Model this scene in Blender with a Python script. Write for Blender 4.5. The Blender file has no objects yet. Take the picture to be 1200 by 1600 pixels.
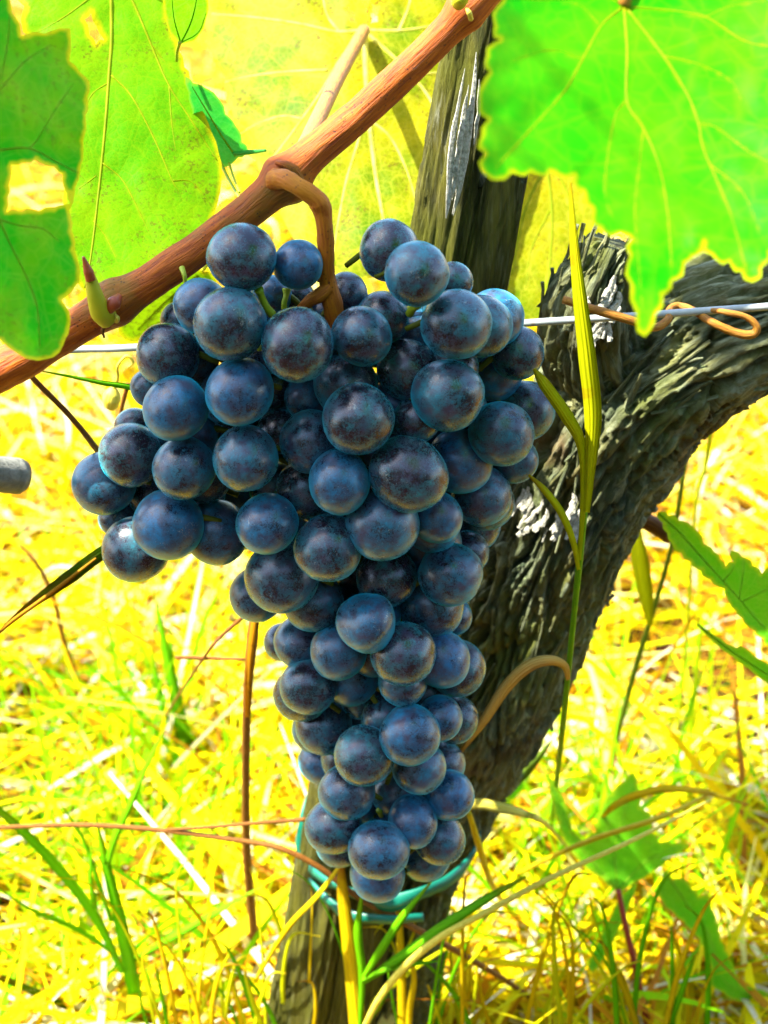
import bpy, math, random
import numpy as np
from mathutils import Vector, Matrix, Quaternion
from mathutils.geometry import delaunay_2d_cdt

random.seed(7)
rng = np.random.default_rng(11)
R = math.radians
scene = bpy.context.scene
COL = scene.collection

# ---------------------------------------------------------------- camera, sky, sun, exposure
CAM_H, PITCH, TANF = 0.52, 28.0, 0.65          # height, degrees below the horizon, frame height / distance
cam_d = bpy.data.cameras.new('camera')
cam = bpy.data.objects.new('camera', cam_d)
COL.objects.link(cam)
cam.location = (0, 0, CAM_H)
cam.rotation_euler = (R(90 - PITCH), 0, 0)
cam_d.sensor_fit = 'VERTICAL'
cam_d.sensor_height = 24
cam_d.lens = 24 / TANF
cam_d.clip_start, cam_d.clip_end = 0.02, 500
cam_d.dof.use_dof = True
cam_d.dof.focus_distance = 0.425
cam_d.dof.aperture_fstop = 12.0
scene.camera = cam

SUN_EL, SUN_AZ = 58.0, -97.0                     # azimuth from +Y (away from the camera), negative = left
w = bpy.data.worlds.new('World')
scene.world = w
w.use_nodes = True
nt = w.node_tree
nt.nodes.clear()
sky = nt.nodes.new('ShaderNodeTexSky')
sky.sky_type = 'NISHITA'
sky.sun_disc = False
sky.sun_elevation = R(SUN_EL)
sky.sun_rotation = R(SUN_AZ)
bg = nt.nodes.new('ShaderNodeBackground')
bg.inputs['Strength'].default_value = 0.15
wo = nt.nodes.new('ShaderNodeOutputWorld')
nt.links.new(sky.outputs[0], bg.inputs['Color'])
nt.links.new(bg.outputs[0], wo.inputs['Surface'])

SUN_V = Vector((math.sin(R(SUN_AZ)) * math.cos(R(SUN_EL)), math.cos(R(SUN_AZ)) * math.cos(R(SUN_EL)), math.sin(R(SUN_EL))))
sd = bpy.data.lights.new('sun', 'SUN')
sd.energy = 5.0
sd.angle = R(0.5)
sd.color = (1.0, 0.95, 0.86)
so = bpy.data.objects.new('sun', sd)
COL.objects.link(so)
so.location = (0, 0, 5)
so.rotation_euler = (-SUN_V).to_track_quat('-Z', 'Y').to_euler()

scene.view_settings.view_transform = 'Standard'
scene.view_settings.look = 'None'
scene.view_settings.exposure = 2.4
scene.view_settings.gamma = 1
scene.view_settings.use_curve_mapping = False
scene.cycles.max_bounces = 8
scene.cycles.transparent_max_bounces = 6

# ---------------------------------------------------------------- placing: a sight line met with a plane at distance Y
SP, CP = math.sin(R(PITCH)), math.cos(R(PITCH))
KPX = TANF / 1600


def P(px, py, Y):
    u = (px - 600) * KPX
    v = (800 - py) * KPX
    dy = CP + v * SP
    dz = -SP + v * CP
    t = Y / dy
    return np.array((t * u, Y, CAM_H + t * dz))


def depth(py, Y):
    return Y / (CP + (800 - py) * KPX * SP)


def mpp(py, Y):
    return KPX * depth(py, Y)


def G(px, py):
    v = (800 - py) * KPX
    t = CAM_H / (SP - v * CP)
    return np.array((t * (px - 600) * KPX, t * (CP + v * SP), 0.0))


# ---------------------------------------------------------------- noise
def _h(i, j, k, seed):
    n = (i.astype(np.int64) * 374761393 + j.astype(np.int64) * 668265263 + k.astype(np.int64) * 2147483647 + seed * 974711) & 0xffffffff
    n = ((n ^ (n >> 13)) * 1274126177) & 0xffffffff
    n = ((n ^ (n >> 16)) * 2246822519) & 0xffffffff
    return ((n ^ (n >> 15)) & 0xffff) / 65535.0


def vn(x, y, z, seed=0):
    x, y, z = np.broadcast_arrays(np.asarray(x, float), np.asarray(y, float), np.asarray(z, float))
    i, j, k = np.floor(x), np.floor(y), np.floor(z)
    f, g, h = x - i, y - j, z - k
    f, g, h = (q * q * (3 - 2 * q) for q in (f, g, h))
    o = 0
    for a in (0, 1):
        for b in (0, 1):
            for c in (0, 1):
                o = o + _h(i + a, j + b, k + c, seed) * (f if a else 1 - f) * (g if b else 1 - g) * (h if c else 1 - h)
    return o


def fbm(x, y, z, seed=0, octv=3):
    o, a, s = 0, 0.5, 0
    for q in range(octv):
        o = o + a * vn(x * 2 ** q, y * 2 ** q, z * 2 ** q, seed + q)
        s += a
        a *= 0.5
    return o / s


def catmull(pts, n):
    p = np.asarray(pts, float)
    if len(p) == 2:
        s = np.linspace(0, 1, n)[:, None]
        return p[0] * (1 - s) + p[1] * s
    p = np.vstack([2 * p[0] - p[1], p, 2 * p[-1] - p[-2]])
    m = len(p) - 3
    out = []
    for s in np.linspace(0, m, n):
        i = min(int(s), m - 1)
        t = s - i
        a, b, c, d = p[i:i + 4]
        out.append(0.5 * (2 * b + (c - a) * t + (2 * a - 5 * b + 4 * c - d) * t * t + (-a + 3 * b - 3 * c + d) * t ** 3))
    return np.array(out)


# ---------------------------------------------------------------- materials
def newmat(name):
    m = bpy.data.materials.new(name)
    m.use_nodes = True
    t = m.node_tree
    t.nodes.clear()
    return m, t


class N:
    def __init__(self, t):
        self.t = t

    def n(self, typ, props=None, **ins):
        x = self.t.nodes.new(typ)
        for k, v in (props or {}).items():
            setattr(x, k, v)
        for k, v in ins.items():
            self.s(x, k, v)
        return x

    def s(self, x, k, v):
        k = k.replace('_', ' ') if isinstance(k, str) else k
        if isinstance(v, bpy.types.NodeSocket):
            self.t.links.new(v, x.inputs[k])
        else:
            x.inputs[k].default_value = v

    def noise(self, vec, scale, detail=3, rough=0.55, dist=0.0):
        x = self.n('ShaderNodeTexNoise', Scale=scale, Detail=detail, Roughness=rough, Distortion=dist)
        if vec is not None:
            self.s(x, 'Vector', vec)
        return x.outputs['Fac']

    def voro(self, vec, scale, feature='F1', out='Distance', rnd=1.0):
        x = self.n('ShaderNodeTexVoronoi', {'feature': feature}, Scale=scale, Randomness=rnd)
        if vec is not None:
            self.s(x, 'Vector', vec)
        return x.outputs[out]

    def ramp(self, v, lo, hi, a=0.0, b=1.0):
        x = self.n('ShaderNodeMapRange', {'clamp': True})
        for i, q in enumerate((v, lo, hi, a, b)):
            self.s(x, ('Value', 'From Min', 'From Max', 'To Min', 'To Max')[i], q)
        return x.outputs[0]

    def mix(self, f, a, b):
        x = self.n('ShaderNodeMix', {'data_type': 'RGBA'})
        for i, q in ((0, f), (6, a), (7, b)):
            if isinstance(q, bpy.types.NodeSocket):
                self.t.links.new(q, x.inputs[i])
            else:
                x.inputs[i].default_value = q if i == 0 else (tuple(q) + (1,))[:4]
        return x.outputs[2]

    def math(self, op, a, b=0.0):
        x = self.n('ShaderNodeMath', {'operation': op})
        self.s(x, 0, a)
        self.s(x, 1, b)
        return x.outputs[0]

    def bump(self, h, strength, dist):
        x = self.n('ShaderNodeBump', Strength=strength, Distance=dist)
        self.s(x, 'Height', h)
        return x.outputs[0]

    def out(self, sh):
        o = self.n('ShaderNodeOutputMaterial')
        self.t.links.new(sh, o.inputs['Surface'])

    def coords(self, stretch=None):
        c = self.n('ShaderNodeTexCoord').outputs['Object']
        if stretch:
            mp = self.n('ShaderNodeMapping')
            self.s(mp, 'Vector', c)
            mp.inputs['Scale'].default_value = stretch
            c = mp.outputs[0]
        return c


def mat_grape():
    m, t = newmat('grape skin with bloom')
    n = N(t)
    c = n.n('ShaderNodeTexCoord').outputs['Object']
    rnd = n.n('ShaderNodeObjectInfo').outputs['Random']
    off = n.n('ShaderNodeVectorMath', {'operation': 'SCALE'})
    cmb = n.n('ShaderNodeCombineXYZ', X=rnd, Y=n.math('MULTIPLY', rnd, 7.3), Z=n.math('MULTIPLY', rnd, 3.1))
    n.s(off, 0, cmb.outputs[0])
    off.inputs['Scale'].default_value = 60
    add = n.n('ShaderNodeVectorMath', {'operation': 'ADD'})
    n.s(add, 0, c)
    n.s(add, 1, off.outputs[0])
    v = add.outputs[0]
    big = n.noise(v, 1.1, 4, 0.6, 0.4)
    mid = n.noise(v, 4.5, 6, 0.68, 0.8)
    fine = n.noise(v, 22, 5, 0.7, 0.3)
    r2 = n.math('FRACT', n.math('MULTIPLY', rnd, 37.7))
    amount = n.math('ADD', n.math('MULTIPLY', big, 0.60), n.math('MULTIPLY', mid, 0.50))
    amount = n.math('ADD', amount, n.math('MULTIPLY', fine, 0.55))
    amount = n.math('ADD', amount, n.math('MULTIPLY', r2, 0.14))
    bloom = n.ramp(amount, 0.77, 1.04)
    skin = n.mix(n.ramp(big, 0.35, 0.68), (0.006, 0.003, 0.008), (0.044, 0.010, 0.016))
    blue = n.mix(r2, (0.002, 0.210, 0.205), (0.002, 0.130, 0.280))
    blue = n.mix(n.ramp(n.noise(v, 2.2, 3), 0.42, 0.66), blue, (0.040, 0.044, 0.085))
    col = n.mix(n.math('MULTIPLY', bloom, 0.85), skin, blue)
    # smears where the bloom is rubbed, lenticels, corky scars, the stylar dot
    rub = n.math('MULTIPLY', n.ramp(n.noise(v, 2.7, 7, 0.75, 1.2), 0.58, 0.72), 0.45)
    col = n.mix(rub, col, (0.013, 0.010, 0.022))
    pores = n.ramp(n.voro(v, 15), 0.07, 0.12, 0.8, 0.0)
    pores = n.math('MULTIPLY', pores, n.ramp(n.noise(v, 5), 0.44, 0.54))
    col = n.mix(pores, col, (0.36, 0.40, 0.36))
    sc = n.math('ABSOLUTE', n.math('SUBTRACT', n.noise(v, 1.9, 3, 0.5, 1.6), 0.5))
    scar = n.math('MULTIPLY', n.ramp(sc, 0.002, 0.008, 1.0, 0.0), n.ramp(n.noise(v, 1.5, 2), 0.57, 0.66))
    scar = n.math('MULTIPLY', scar, n.ramp(n.noise(v, 30, 2), 0.35, 0.6))
    col = n.mix(n.math('MULTIPLY', scar, 0.85), col, (0.48, 0.46, 0.36))
    flake = n.math('MULTIPLY', n.ramp(n.noise(v, 38, 4, 0.75), 0.60, 0.72), n.ramp(n.noise(v, 3.3, 3), 0.48, 0.68))
    col = n.mix(n.math('MULTIPLY', flake, 0.65), col, (0.14, 0.28, 0.28))
    sx = n.n('ShaderNodeSeparateXYZ')
    n.s(sx, 0, c)
    rad = n.math('SQRT', n.math('ADD', n.math('MULTIPLY', sx.outputs[0], sx.outputs[0]), n.math('MULTIPLY', sx.outputs[1], sx.outputs[1])))
    dot = n.math('MULTIPLY', n.ramp(rad, 0.035, 0.07, 1.0, 0.0), n.ramp(sx.outputs[2], -0.9, -0.8, 1.0, 0.0))
    col = n.mix(n.math('MULTIPLY', dot, 0.8), col, (0.10, 0.07, 0.04))
    b = n.n('ShaderNodeBsdfPrincipled')
    n.s(b, 'Base Color', col)
    n.s(b, 'Roughness', n.ramp(bloom, 0, 1, 0.22, 0.46))
    b.inputs['Specular IOR Level'].default_value = 0.52
    n.s(b, 'Sheen Weight', n.ramp(bloom, 0, 0.8, 0.14, 0.58))
    b.inputs['Sheen Roughness'].default_value = 0.45
    b.inputs['Coat Weight'].default_value = 0.22
    b.inputs['Coat Roughness'].default_value = 0.16
    b.inputs['Sheen Tint'].default_value = (0.0, 0.72, 0.95, 1)
    n.s(b, 'Normal', n.bump(n.math('ADD', fine, n.math('MULTIPLY', scar, 0.4)), 0.12, 0.0006))
    n.out(b.outputs[0])
    return m


def mat_leaf(name, base, base2, trans, yellow, vein, mix=0.5, spots=0.25, cell=420.0, gloss=0.35, net_k=0.55):
    """tint attribute: R = nearness to the margin, G = nearness to a vein"""
    m, t = newmat(name)
    n = N(t)
    v = n.coords()
    at = n.n('ShaderNodeAttribute', {'attribute_name': 'tint'})
    sp = n.n('ShaderNodeSeparateColor')
    n.s(sp, 0, at.outputs['Color'])
    cells = n.voro(v, cell, 'DISTANCE_TO_EDGE')
    cells2 = n.voro(v, cell * 0.3, 'DISTANCE_TO_EDGE')
    net = n.math('MAXIMUM', n.ramp(cells, 0.0, 0.09, 0.5, 0.0), n.ramp(cells2, 0.0, 0.035, 0.7, 0.0))
    mott = n.noise(v, 55, 5, 0.6)
    mott2 = n.noise(v, 18, 3, 0.5)
    f = n.ramp(n.math('ADD', n.math('MULTIPLY', mott, 0.5), n.math('MULTIPLY', mott2, 0.5)), 0.38, 0.62)
    col = n.mix(f, base, base2)
    mar = n.ramp(n.math('ADD', sp.outputs[0], n.math('MULTIPLY', n.math('SUBTRACT', mott2, 0.5), 0.7)), 0.38, 0.8)
    tr = n.mix(n.math('MULTIPLY', n.ramp(mott, 0.4, 0.62), 0.35), trans, yellow)
    col = n.mix(n.math('MULTIPLY', mar, 0.85), col, yellow)
    tr = n.mix(n.math('MULTIPLY', mar, 0.85), tr, yellow)
    vf = n.math('MAXIMUM', n.math('MULTIPLY', net, net_k), n.ramp(sp.outputs[1], 0.45, 1.0, 0.0, 0.6))
    col = n.mix(vf, col, vein)
    tr = n.mix(n.math('MULTIPLY', vf, 0.6), tr, vein)
    if spots:
        s = n.math('MULTIPLY', n.ramp(n.noise(v, 800, 3, 0.75), 0.54, 0.60), n.ramp(n.noise(v, 60, 5, 0.65), 0.48, 0.58))
        s2 = n.math('MULTIPLY', n.ramp(n.noise(v, 110, 5, 0.7), 0.66, 0.72), n.ramp(n.noise(v, 26, 2), 0.5, 0.6))
        s = n.math('MULTIPLY', n.math('MAXIMUM', s, s2), spots)
        col = n.mix(s, col, (0.10, 0.045, 0.008))
        tr = n.mix(s, tr, (0.05, 0.02, 0.004))
    b = n.n('ShaderNodeBsdfPrincipled')
    n.s(b, 'Base Color', col)
    b.inputs['Roughness'].default_value = 0.5
    b.inputs['Specular IOR Level'].default_value = gloss * 0.35
    bm = n.bump(n.math('ADD', n.math('MULTIPLY', n.ramp(cells, 0, 0.3), 0.5), n.ramp(cells2, 0, 0.2)), 0.14, 0.0005)
    n.s(b, 'Normal', bm)
    tl = n.n('ShaderNodeBsdfTranslucent')
    n.s(tl, 'Color', tr)
    n.s(tl, 'Normal', bm)
    mx = n.n('ShaderNodeMixShader')
    mx.inputs[0].default_value = mix
    t.links.new(b.outputs[0], mx.inputs[1])
    t.links.new(tl.outputs[0], mx.inputs[2])
    n.out(mx.outputs[0])
    return m


def mat_simple(name, a, b2, scale, stretch=None, rough=0.6, spec=0.3, bump=0.3, bdist=0.0006, speck=None, detail=5, trans=0.0, patch=None, flow=False):
    m, t = newmat(name)
    n = N(t)
    v = n.coords(stretch)
    if flow:
        v = n.n('ShaderNodeAttribute', {'attribute_name': 'flow'}).outputs['Vector']
    f = n.noise(v, scale, detail, 0.62, 0.3)
    col = n.mix(n.ramp(f, 0.34, 0.68), a, b2)
    if patch:
        col = n.mix(n.ramp(n.noise(n.coords(), patch[1], 4, 0.6), 0.52, 0.66), col, patch[0])
    if speck:
        d = n.math('MULTIPLY', n.ramp(n.voro(n.coords(), speck[1]), 0.16, 0.28, 1.0, 0.0), n.ramp(n.noise(n.coords(), speck[1] * 0.15, 2), 0.45, 0.6))
        col = n.mix(n.math('MULTIPLY', d, speck[2]), col, speck[0])
    b = n.n('ShaderNodeBsdfPrincipled')
    n.s(b, 'Base Color', col)
    b.inputs['Roughness'].default_value = rough
    b.inputs['Specular IOR Level'].default_value = spec
    if bump:
        n.s(b, 'Normal', n.bump(f, bump, bdist))
    sh = b.outputs[0]
    if trans:
        tl = n.n('ShaderNodeBsdfTranslucent')
        n.s(tl, 'Color', col)
        mx = n.n('ShaderNodeMixShader')
        mx.inputs[0].default_value = trans
        t.links.new(sh, mx.inputs[1])
        t.links.new(tl.outputs[0], mx.inputs[2])
        sh = mx.outputs[0]
    n.out(sh)
    return m


def mat_tinted(name, trans=0.25, rough=0.6):
    """colour of each straw or blade from its own tint attribute"""
    m, t = newmat(name)
    n = N(t)
    at = n.n('ShaderNodeAttribute', {'attribute_name': 'tint'})
    col = n.mix(n.ramp(n.noise(n.coords(), 120, 3), 0.35, 0.65, 0.0, 0.3), at.outputs['Color'], (0.34, 0.18, 0.003))
    b = n.n('ShaderNodeBsdfPrincipled')
    n.s(b, 'Base Color', col)
    b.inputs['Roughness'].default_value = rough
    b.inputs['Specular IOR Level'].default_value = 0.04
    tl = n.n('ShaderNodeBsdfTranslucent')
    n.s(tl, 'Color', col)
    mx = n.n('ShaderNodeMixShader')
    mx.inputs[0].default_value = trans
    t.links.new(b.outputs[0], mx.inputs[1])
    t.links.new(tl.outputs[0], mx.inputs[2])
    n.out(mx.outputs[0])
    return m


def mat_blade(name, a, b2, tip):
    """grass blade: ribs run along it (flow.x across, flow.y = metres, flow.z = share of the length)"""
    m, t = newmat(name)
    n = N(t)
    sp = n.n('ShaderNodeSeparateXYZ')
    n.s(sp, 0, n.n('ShaderNodeAttribute', {'attribute_name': 'flow'}).outputs['Vector'])
    cb_ = n.n('ShaderNodeCombineXYZ', X=n.math('MULTIPLY', sp.outputs[0], 4.0), Y=n.math('MULTIPLY', sp.outputs[1], 30.0))
    f = n.noise(cb_.outputs[0], 1.6, 4, 0.65, 0.2)
    rib = n.math('SINE', n.math('MULTIPLY', sp.outputs[0], 15.0))
    blot = n.noise(n.coords(), 70, 4, 0.65)
    col = n.mix(n.ramp(f, 0.34, 0.66), a, b2)
    col = n.mix(n.ramp(rib, 0.3, 1.0, 0.0, 0.28), col, b2)
    dry = n.math('MAXIMUM', n.ramp(n.math('ADD', sp.outputs[2], n.math('MULTIPLY', n.math('SUBTRACT', blot, 0.5), 0.5)), 0.84, 1.0), n.ramp(blot, 0.64, 0.72, 0.0, 0.6))
    col = n.mix(dry, col, tip)
    b = n.n('ShaderNodeBsdfPrincipled')
    n.s(b, 'Base Color', col)
    b.inputs['Roughness'].default_value = 0.55
    b.inputs['Specular IOR Level'].default_value = 0.12
    bm = n.bump(n.math('ADD', rib, n.math('MULTIPLY', f, 1.5)), 0.45, 0.0004)
    n.s(b, 'Normal', bm)
    tl = n.n('ShaderNodeBsdfTranslucent')
    n.s(tl, 'Color', col)
    mx = n.n('ShaderNodeMixShader')
    mx.inputs[0].default_value = 0.45
    t.links.new(b.outputs[0], mx.inputs[1])
    t.links.new(tl.outputs[0], mx.inputs[2])
    n.out(mx.outputs[0])
    return m


def mat_bark():
    m, t = newmat('vine bark')
    n = N(t)
    at = n.n('ShaderNodeAttribute', {'attribute_name': 'flow'})     # x = round the limb, y = along it (metres)
    mp = n.n('ShaderNodeMapping')
    n.s(mp, 'Vector', at.outputs['Vector'])
    mp.inputs['Scale'].default_value = (1, 0.16, 1)
    v = mp.outputs[0]
    f1 = n.noise(v, 620, 7, 0.72, 0.5)
    f2 = n.noise(v, 130, 4, 0.6, 0.4)
    o = n.coords()
    col = n.mix(n.ramp(f2, 0.35, 0.65), (0.034, 0.054, 0.026), (0.150, 0.142, 0.038))
    col = n.mix(n.ramp(f1, 0.47, 0.66, 0.0, 0.8), col, (0.260, 0.290, 0.170))
    col = n.mix(n.ramp(n.noise(o, 26, 4, 0.6), 0.47, 0.64, 0.0, 0.8), col, (0.095, 0.115, 0.005))
    col = n.mix(n.ramp(n.noise(o, 33, 3, 0.6, 0.5), 0.56, 0.7, 0.0, 0.55), col, (0.120, 0.048, 0.008))
    lich = n.math('MULTIPLY', n.ramp(n.noise(o, 520, 3, 0.7), 0.58, 0.66), n.ramp(n.noise(o, 45, 3), 0.55, 0.68))
    col = n.mix(lich, col, (0.34, 0.42, 0.16))
    b = n.n('ShaderNodeBsdfPrincipled')
    n.s(b, 'Base Color', col)
    b.inputs['Roughness'].default_value = 0.8
    b.inputs['Specular IOR Level'].default_value = 0.3
    n.s(b, 'Normal', n.bump(n.math('ADD', f1, n.math('MULTIPLY', f2, 0.9)), 1.0, 0.0022))
    n.out(b.outputs[0])
    return m


def mat_wood():
    m, t = newmat('weathered post wood')
    n = N(t)
    v = n.coords((1, 1, 0.09))
    g = n.noise(v, 900, 6, 0.75, 0.3)
    g2 = n.noise(v, 260, 6, 0.7, 0.5)
    o = n.coords()
    col = n.mix(n.ramp(g2, 0.34, 0.66), (0.014, 0.017, 0.002), (0.120, 0.110, 0.012))
    col = n.mix(n.ramp(g, 0.50, 0.72, 0.0, 0.8), col, (0.16, 0.16, 0.07))
    col = n.mix(n.ramp(n.noise(o, 34, 4, 0.6), 0.48, 0.66, 0.0, 0.7), col, (0.080, 0.086, 0.003))
    col = n.mix(n.math('MULTIPLY', n.ramp(g, 0.45, 0.6), n.ramp(n.noise(n.coords((1, 1, 0.3)), 45, 3), 0.58, 0.70)), col, (0.36, 0.37, 0.26))
    b = n.n('ShaderNodeBsdfPrincipled')
    n.s(b, 'Base Color', col)
    b.inputs['Roughness'].default_value = 0.8
    b.inputs['Specular IOR Level'].default_value = 0.2
    n.s(b, 'Normal', n.bump(n.math('ADD', g, n.math('MULTIPLY', g2, 0.8)), 1.0, 0.0014))
    n.out(b.outputs[0])
    return m


def mat_ground():
    m, t = newmat('dry ground')
    n = N(t)
    o = n.coords()
    f = n.noise(o, 14, 8, 0.7)
    g = n.noise(o, 120, 5, 0.7)
    col = n.mix(n.ramp(f, 0.36, 0.62), (0.070, 0.022, 0.002), (0.28, 0.12, 0.003))
    col = n.mix(n.ramp(g, 0.45, 0.68, 0.0, 0.6), col, (0.50, 0.34, 0.01))
    sp = n.n('ShaderNodeSeparateXYZ')
    n.s(sp, 0, o)
    shade_soil = n.mix(g, (0.022, 0.008, 0.002), (0.060, 0.024, 0.005))
    col = n.mix(n.ramp(n.math('ADD', sp.outputs[1], n.math('MULTIPLY', n.math('SUBTRACT', f, 0.5), 0.25)), 0.27, 0.36, 1.0, 0.0), col, shade_soil)  # unseen dark strip near the camera, added to cut light bounced onto the grapes
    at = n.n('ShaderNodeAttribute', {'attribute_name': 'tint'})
    col = n.mix(n.ramp(at.outputs['Fac'], 0.15, 0.5), col, shade_soil)  # dips: bare soil, darkened to paint in shade
    b = n.n('ShaderNodeBsdfPrincipled')
    n.s(b, 'Base Color', col)
    b.inputs['Roughness'].default_value = 0.9
    b.inputs['Specular IOR Level'].default_value = 0.1
    n.s(b, 'Normal', n.bump(n.math('ADD', f, g), 0.8, 0.01))
    n.out(b.outputs[0])
    return m


M = {}
M['grape'] = mat_grape()
M['bark'] = mat_bark()
M['ground'] = mat_ground()
M['straw'] = mat_tinted('dry straw', 0.38)
M['blade'] = mat_tinted('grass blade', 0.45, 0.5)
YEL = (0.72, 0.62, 0.004)
M['leaf_bright'] = mat_leaf('bright vine leaf', (0.004, 0.30, 0.001), (0.055, 0.36, 0.001), (0.018, 0.40, 0.001), (0.40, 0.44, 0.002), (0.20, 0.42, 0.003), 0.42, 0.12, 200, 0.12, 0.3)
M['leaf_pale'] = mat_leaf('pale vine leaf underside', (0.055, 0.25, 0.001), (0.140, 0.33, 0.001), (0.10, 0.32, 0.001), (0.40, 0.38, 0.003), (0.26, 0.36, 0.004), 0.5, 0.6, 760, 0.15, 0.4)
M['leaf_dark'] = mat_leaf('shaded vine leaf', (0.004, 0.26, 0.001), (0.035, 0.36, 0.001), (0.02, 0.42, 0.001), (0.62, 0.58, 0.004), (0.22, 0.42, 0.03), 0.35, 0.35, 260, 0.3, 0.3)
M['leaf_yellow'] = mat_leaf('yellowing vine leaf', (0.055, 0.16, 0.001), (0.36, 0.31, 0.002), (0.14, 0.17, 0.001), (0.42, 0.36, 0.003), (0.66, 0.60, 0.06), 0.5, 0.85, 420, 0.2, 0.35)
M['leaf_green'] = mat_leaf('young green leaf', (0.050, 0.30, 0.004), (0.110, 0.36, 0.003), (0.10, 0.42, 0.002), (0.30, 0.45, 0.004), (0.20, 0.42, 0.03), 0.4, 0.2, 500, 0.45)
M['leaf_teal'] = mat_leaf('fresh bluish leaf', (0.012, 0.26, 0.050), (0.03, 0.30, 0.035), (0.02, 0.32, 0.02), (0.16, 0.45, 0.02), (0.10, 0.42, 0.08), 0.4, 0.1, 500, 0.5)
M['vein_yellow'] = mat_simple('yellow leaf vein', (0.26, 0.36, 0.003), (0.38, 0.42, 0.004), 200, rough=0.5, bump=0.1, trans=0.6, spec=0.1)
M['vein_pale'] = mat_simple('pale leaf vein', (0.70, 0.66, 0.06), (0.80, 0.74, 0.22), 200, rough=0.5, bump=0.1, trans=0.6, spec=0.1)
M['vein_green'] = mat_simple('green leaf vein', (0.20, 0.48, 0.01), (0.34, 0.56, 0.02), 200, rough=0.5, bump=0.1, trans=0.6, spec=0.1)
M['cane'] = mat_simple('brown cane bark', (0.19, 0.032, 0.002), (0.48, 0.115, 0.002), 5.0, None, 0.6, 0.25, 0.7, 0.0009, ((0.030, 0.010, 0.004), 900, 0.9), 7, patch=((0.20, 0.095, 0.004), 45), flow=True)
M['petiole'] = mat_simple('pinkish petiole', (0.30, 0.095, 0.015), (0.48, 0.22, 0.03), 4.0, None, 0.5, 0.3, 0.4, 0.0006, flow=True)
M['peduncle'] = mat_simple('woody bunch stem', (0.26, 0.055, 0.002), (0.46, 0.150, 0.002), 4.0, None, 0.6, 0.25, 0.6, 0.0008, ((0.03, 0.012, 0.004), 900, 0.8), 7, patch=((0.40, 0.145, 0.002), 50), flow=True)
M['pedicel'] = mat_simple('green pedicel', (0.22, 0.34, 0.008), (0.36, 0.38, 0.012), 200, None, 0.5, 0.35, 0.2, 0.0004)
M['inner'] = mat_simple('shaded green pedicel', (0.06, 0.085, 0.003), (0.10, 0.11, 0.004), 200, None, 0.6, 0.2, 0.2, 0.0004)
M['stump'] = mat_simple('drying petiole stump', (0.34, 0.42, 0.01), (0.46, 0.40, 0.01), 60, None, 0.5, 0.3, 0.2, 0.0005)
M['red'] = mat_simple('red brown bud', (0.26, 0.035, 0.008), (0.34, 0.07, 0.01), 150, None, 0.45, 0.4, 0.2, 0.0005)
M['redstem'] = mat_simple('dark red stem', (0.20, 0.018, 0.008), (0.28, 0.03, 0.01), 150, None, 0.45, 0.4, 0.2, 0.0005)
M['brownstem'] = mat_simple('brown dry stem', (0.11, 0.036, 0.005), (0.26, 0.105, 0.010), 4.0, None, 0.65, 0.2, 0.6, 0.0007, flow=True)
M['strawstem'] = mat_simple('pale straw stem', (0.46, 0.36, 0.010), (0.70, 0.60, 0.09), 4.0, None, 0.55, 0.25, 0.5, 0.0005, flow=True)
M['goldblade'] = mat_blade('golden dry blade', (0.60, 0.40, 0.003), (0.76, 0.62, 0.004), (0.3, 0.12, 0.004))
M['rustblade'] = mat_blade('rust brown dry blade', (0.46, 0.19, 0.006), (0.66, 0.36, 0.01), (0.16, 0.05, 0.004))
M['yellowblade'] = mat_blade('yellow green blade', (0.46, 0.54, 0.003), (0.7, 0.68, 0.005), (0.52, 0.36, 0.004))
M['greenblade'] = mat_blade('fresh green blade', (0.09, 0.46, 0.002), (0.24, 0.56, 0.003), (0.3, 0.36, 0.003))
M['tanblade'] = mat_blade('tan dry blade', (0.60, 0.36, 0.05), (0.82, 0.62, 0.18), (0.48, 0.24, 0.03))
M['darkblade'] = mat_blade('dark green blade', (0.07, 0.19, 0.003), (0.16, 0.27, 0.005), (0.2, 0.11, 0.005))
M['wood'] = mat_wood()
M['sunpatch_wood'] = mat_simple('sun patch pale wood', (0.20, 0.20, 0.14), (0.54, 0.52, 0.42), 900, None, 0.8, 0.2, 0.8, 0.001)  # paler wood colour standing in for direct sun on stake and trunk
M['wire'] = mat_simple('grey trellis wire', (0.22, 0.25, 0.24), (0.36, 0.38, 0.34), 160, None, 0.42, 0.5, 0.3, 0.0003, ((0.20, 0.09, 0.03), 300, 0.5))
M['gstem'] = mat_simple('green grass stem', (0.07, 0.28, 0.003), (0.22, 0.40, 0.004), 3.0, None, 0.5, 0.2, 0.4, 0.0004, trans=0.3, flow=True)
M['dstem'] = mat_simple('dark green stem', (0.04, 0.10, 0.003), (0.12, 0.17, 0.005), 3.0, None, 0.55, 0.2, 0.4, 0.0004, flow=True)
M['ystem'] = mat_simple('yellow green stem', (0.26, 0.38, 0.003), (0.46, 0.48, 0.004), 3.0, None, 0.5, 0.2, 0.4, 0.0004, trans=0.3, flow=True)
M['ystraw'] = mat_simple('golden straw stem', (0.44, 0.28, 0.003), (0.64, 0.50, 0.006), 3.0, None, 0.5, 0.2, 0.4, 0.0004, trans=0.2, flow=True)
M['tie'] = mat_simple('green plastic tie', (0.001, 0.105, 0.062), (0.003, 0.16, 0.10), 60, None, 0.4, 0.5, 0.3, 0.0006, trans=0.1)
M['greywood'] = mat_simple('grey cut wood', (0.12, 0.125, 0.10), (0.24, 0.24, 0.20), 110, (0.4, 4, 4), 0.8, 0.2, 0.8, 0.001)
M['cutface'] = mat_simple('cut wood end', (0.14, 0.09, 0.05), (0.22, 0.16, 0.09), 200, None, 0.85, 0.2, 0.5, 0.0008)
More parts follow.
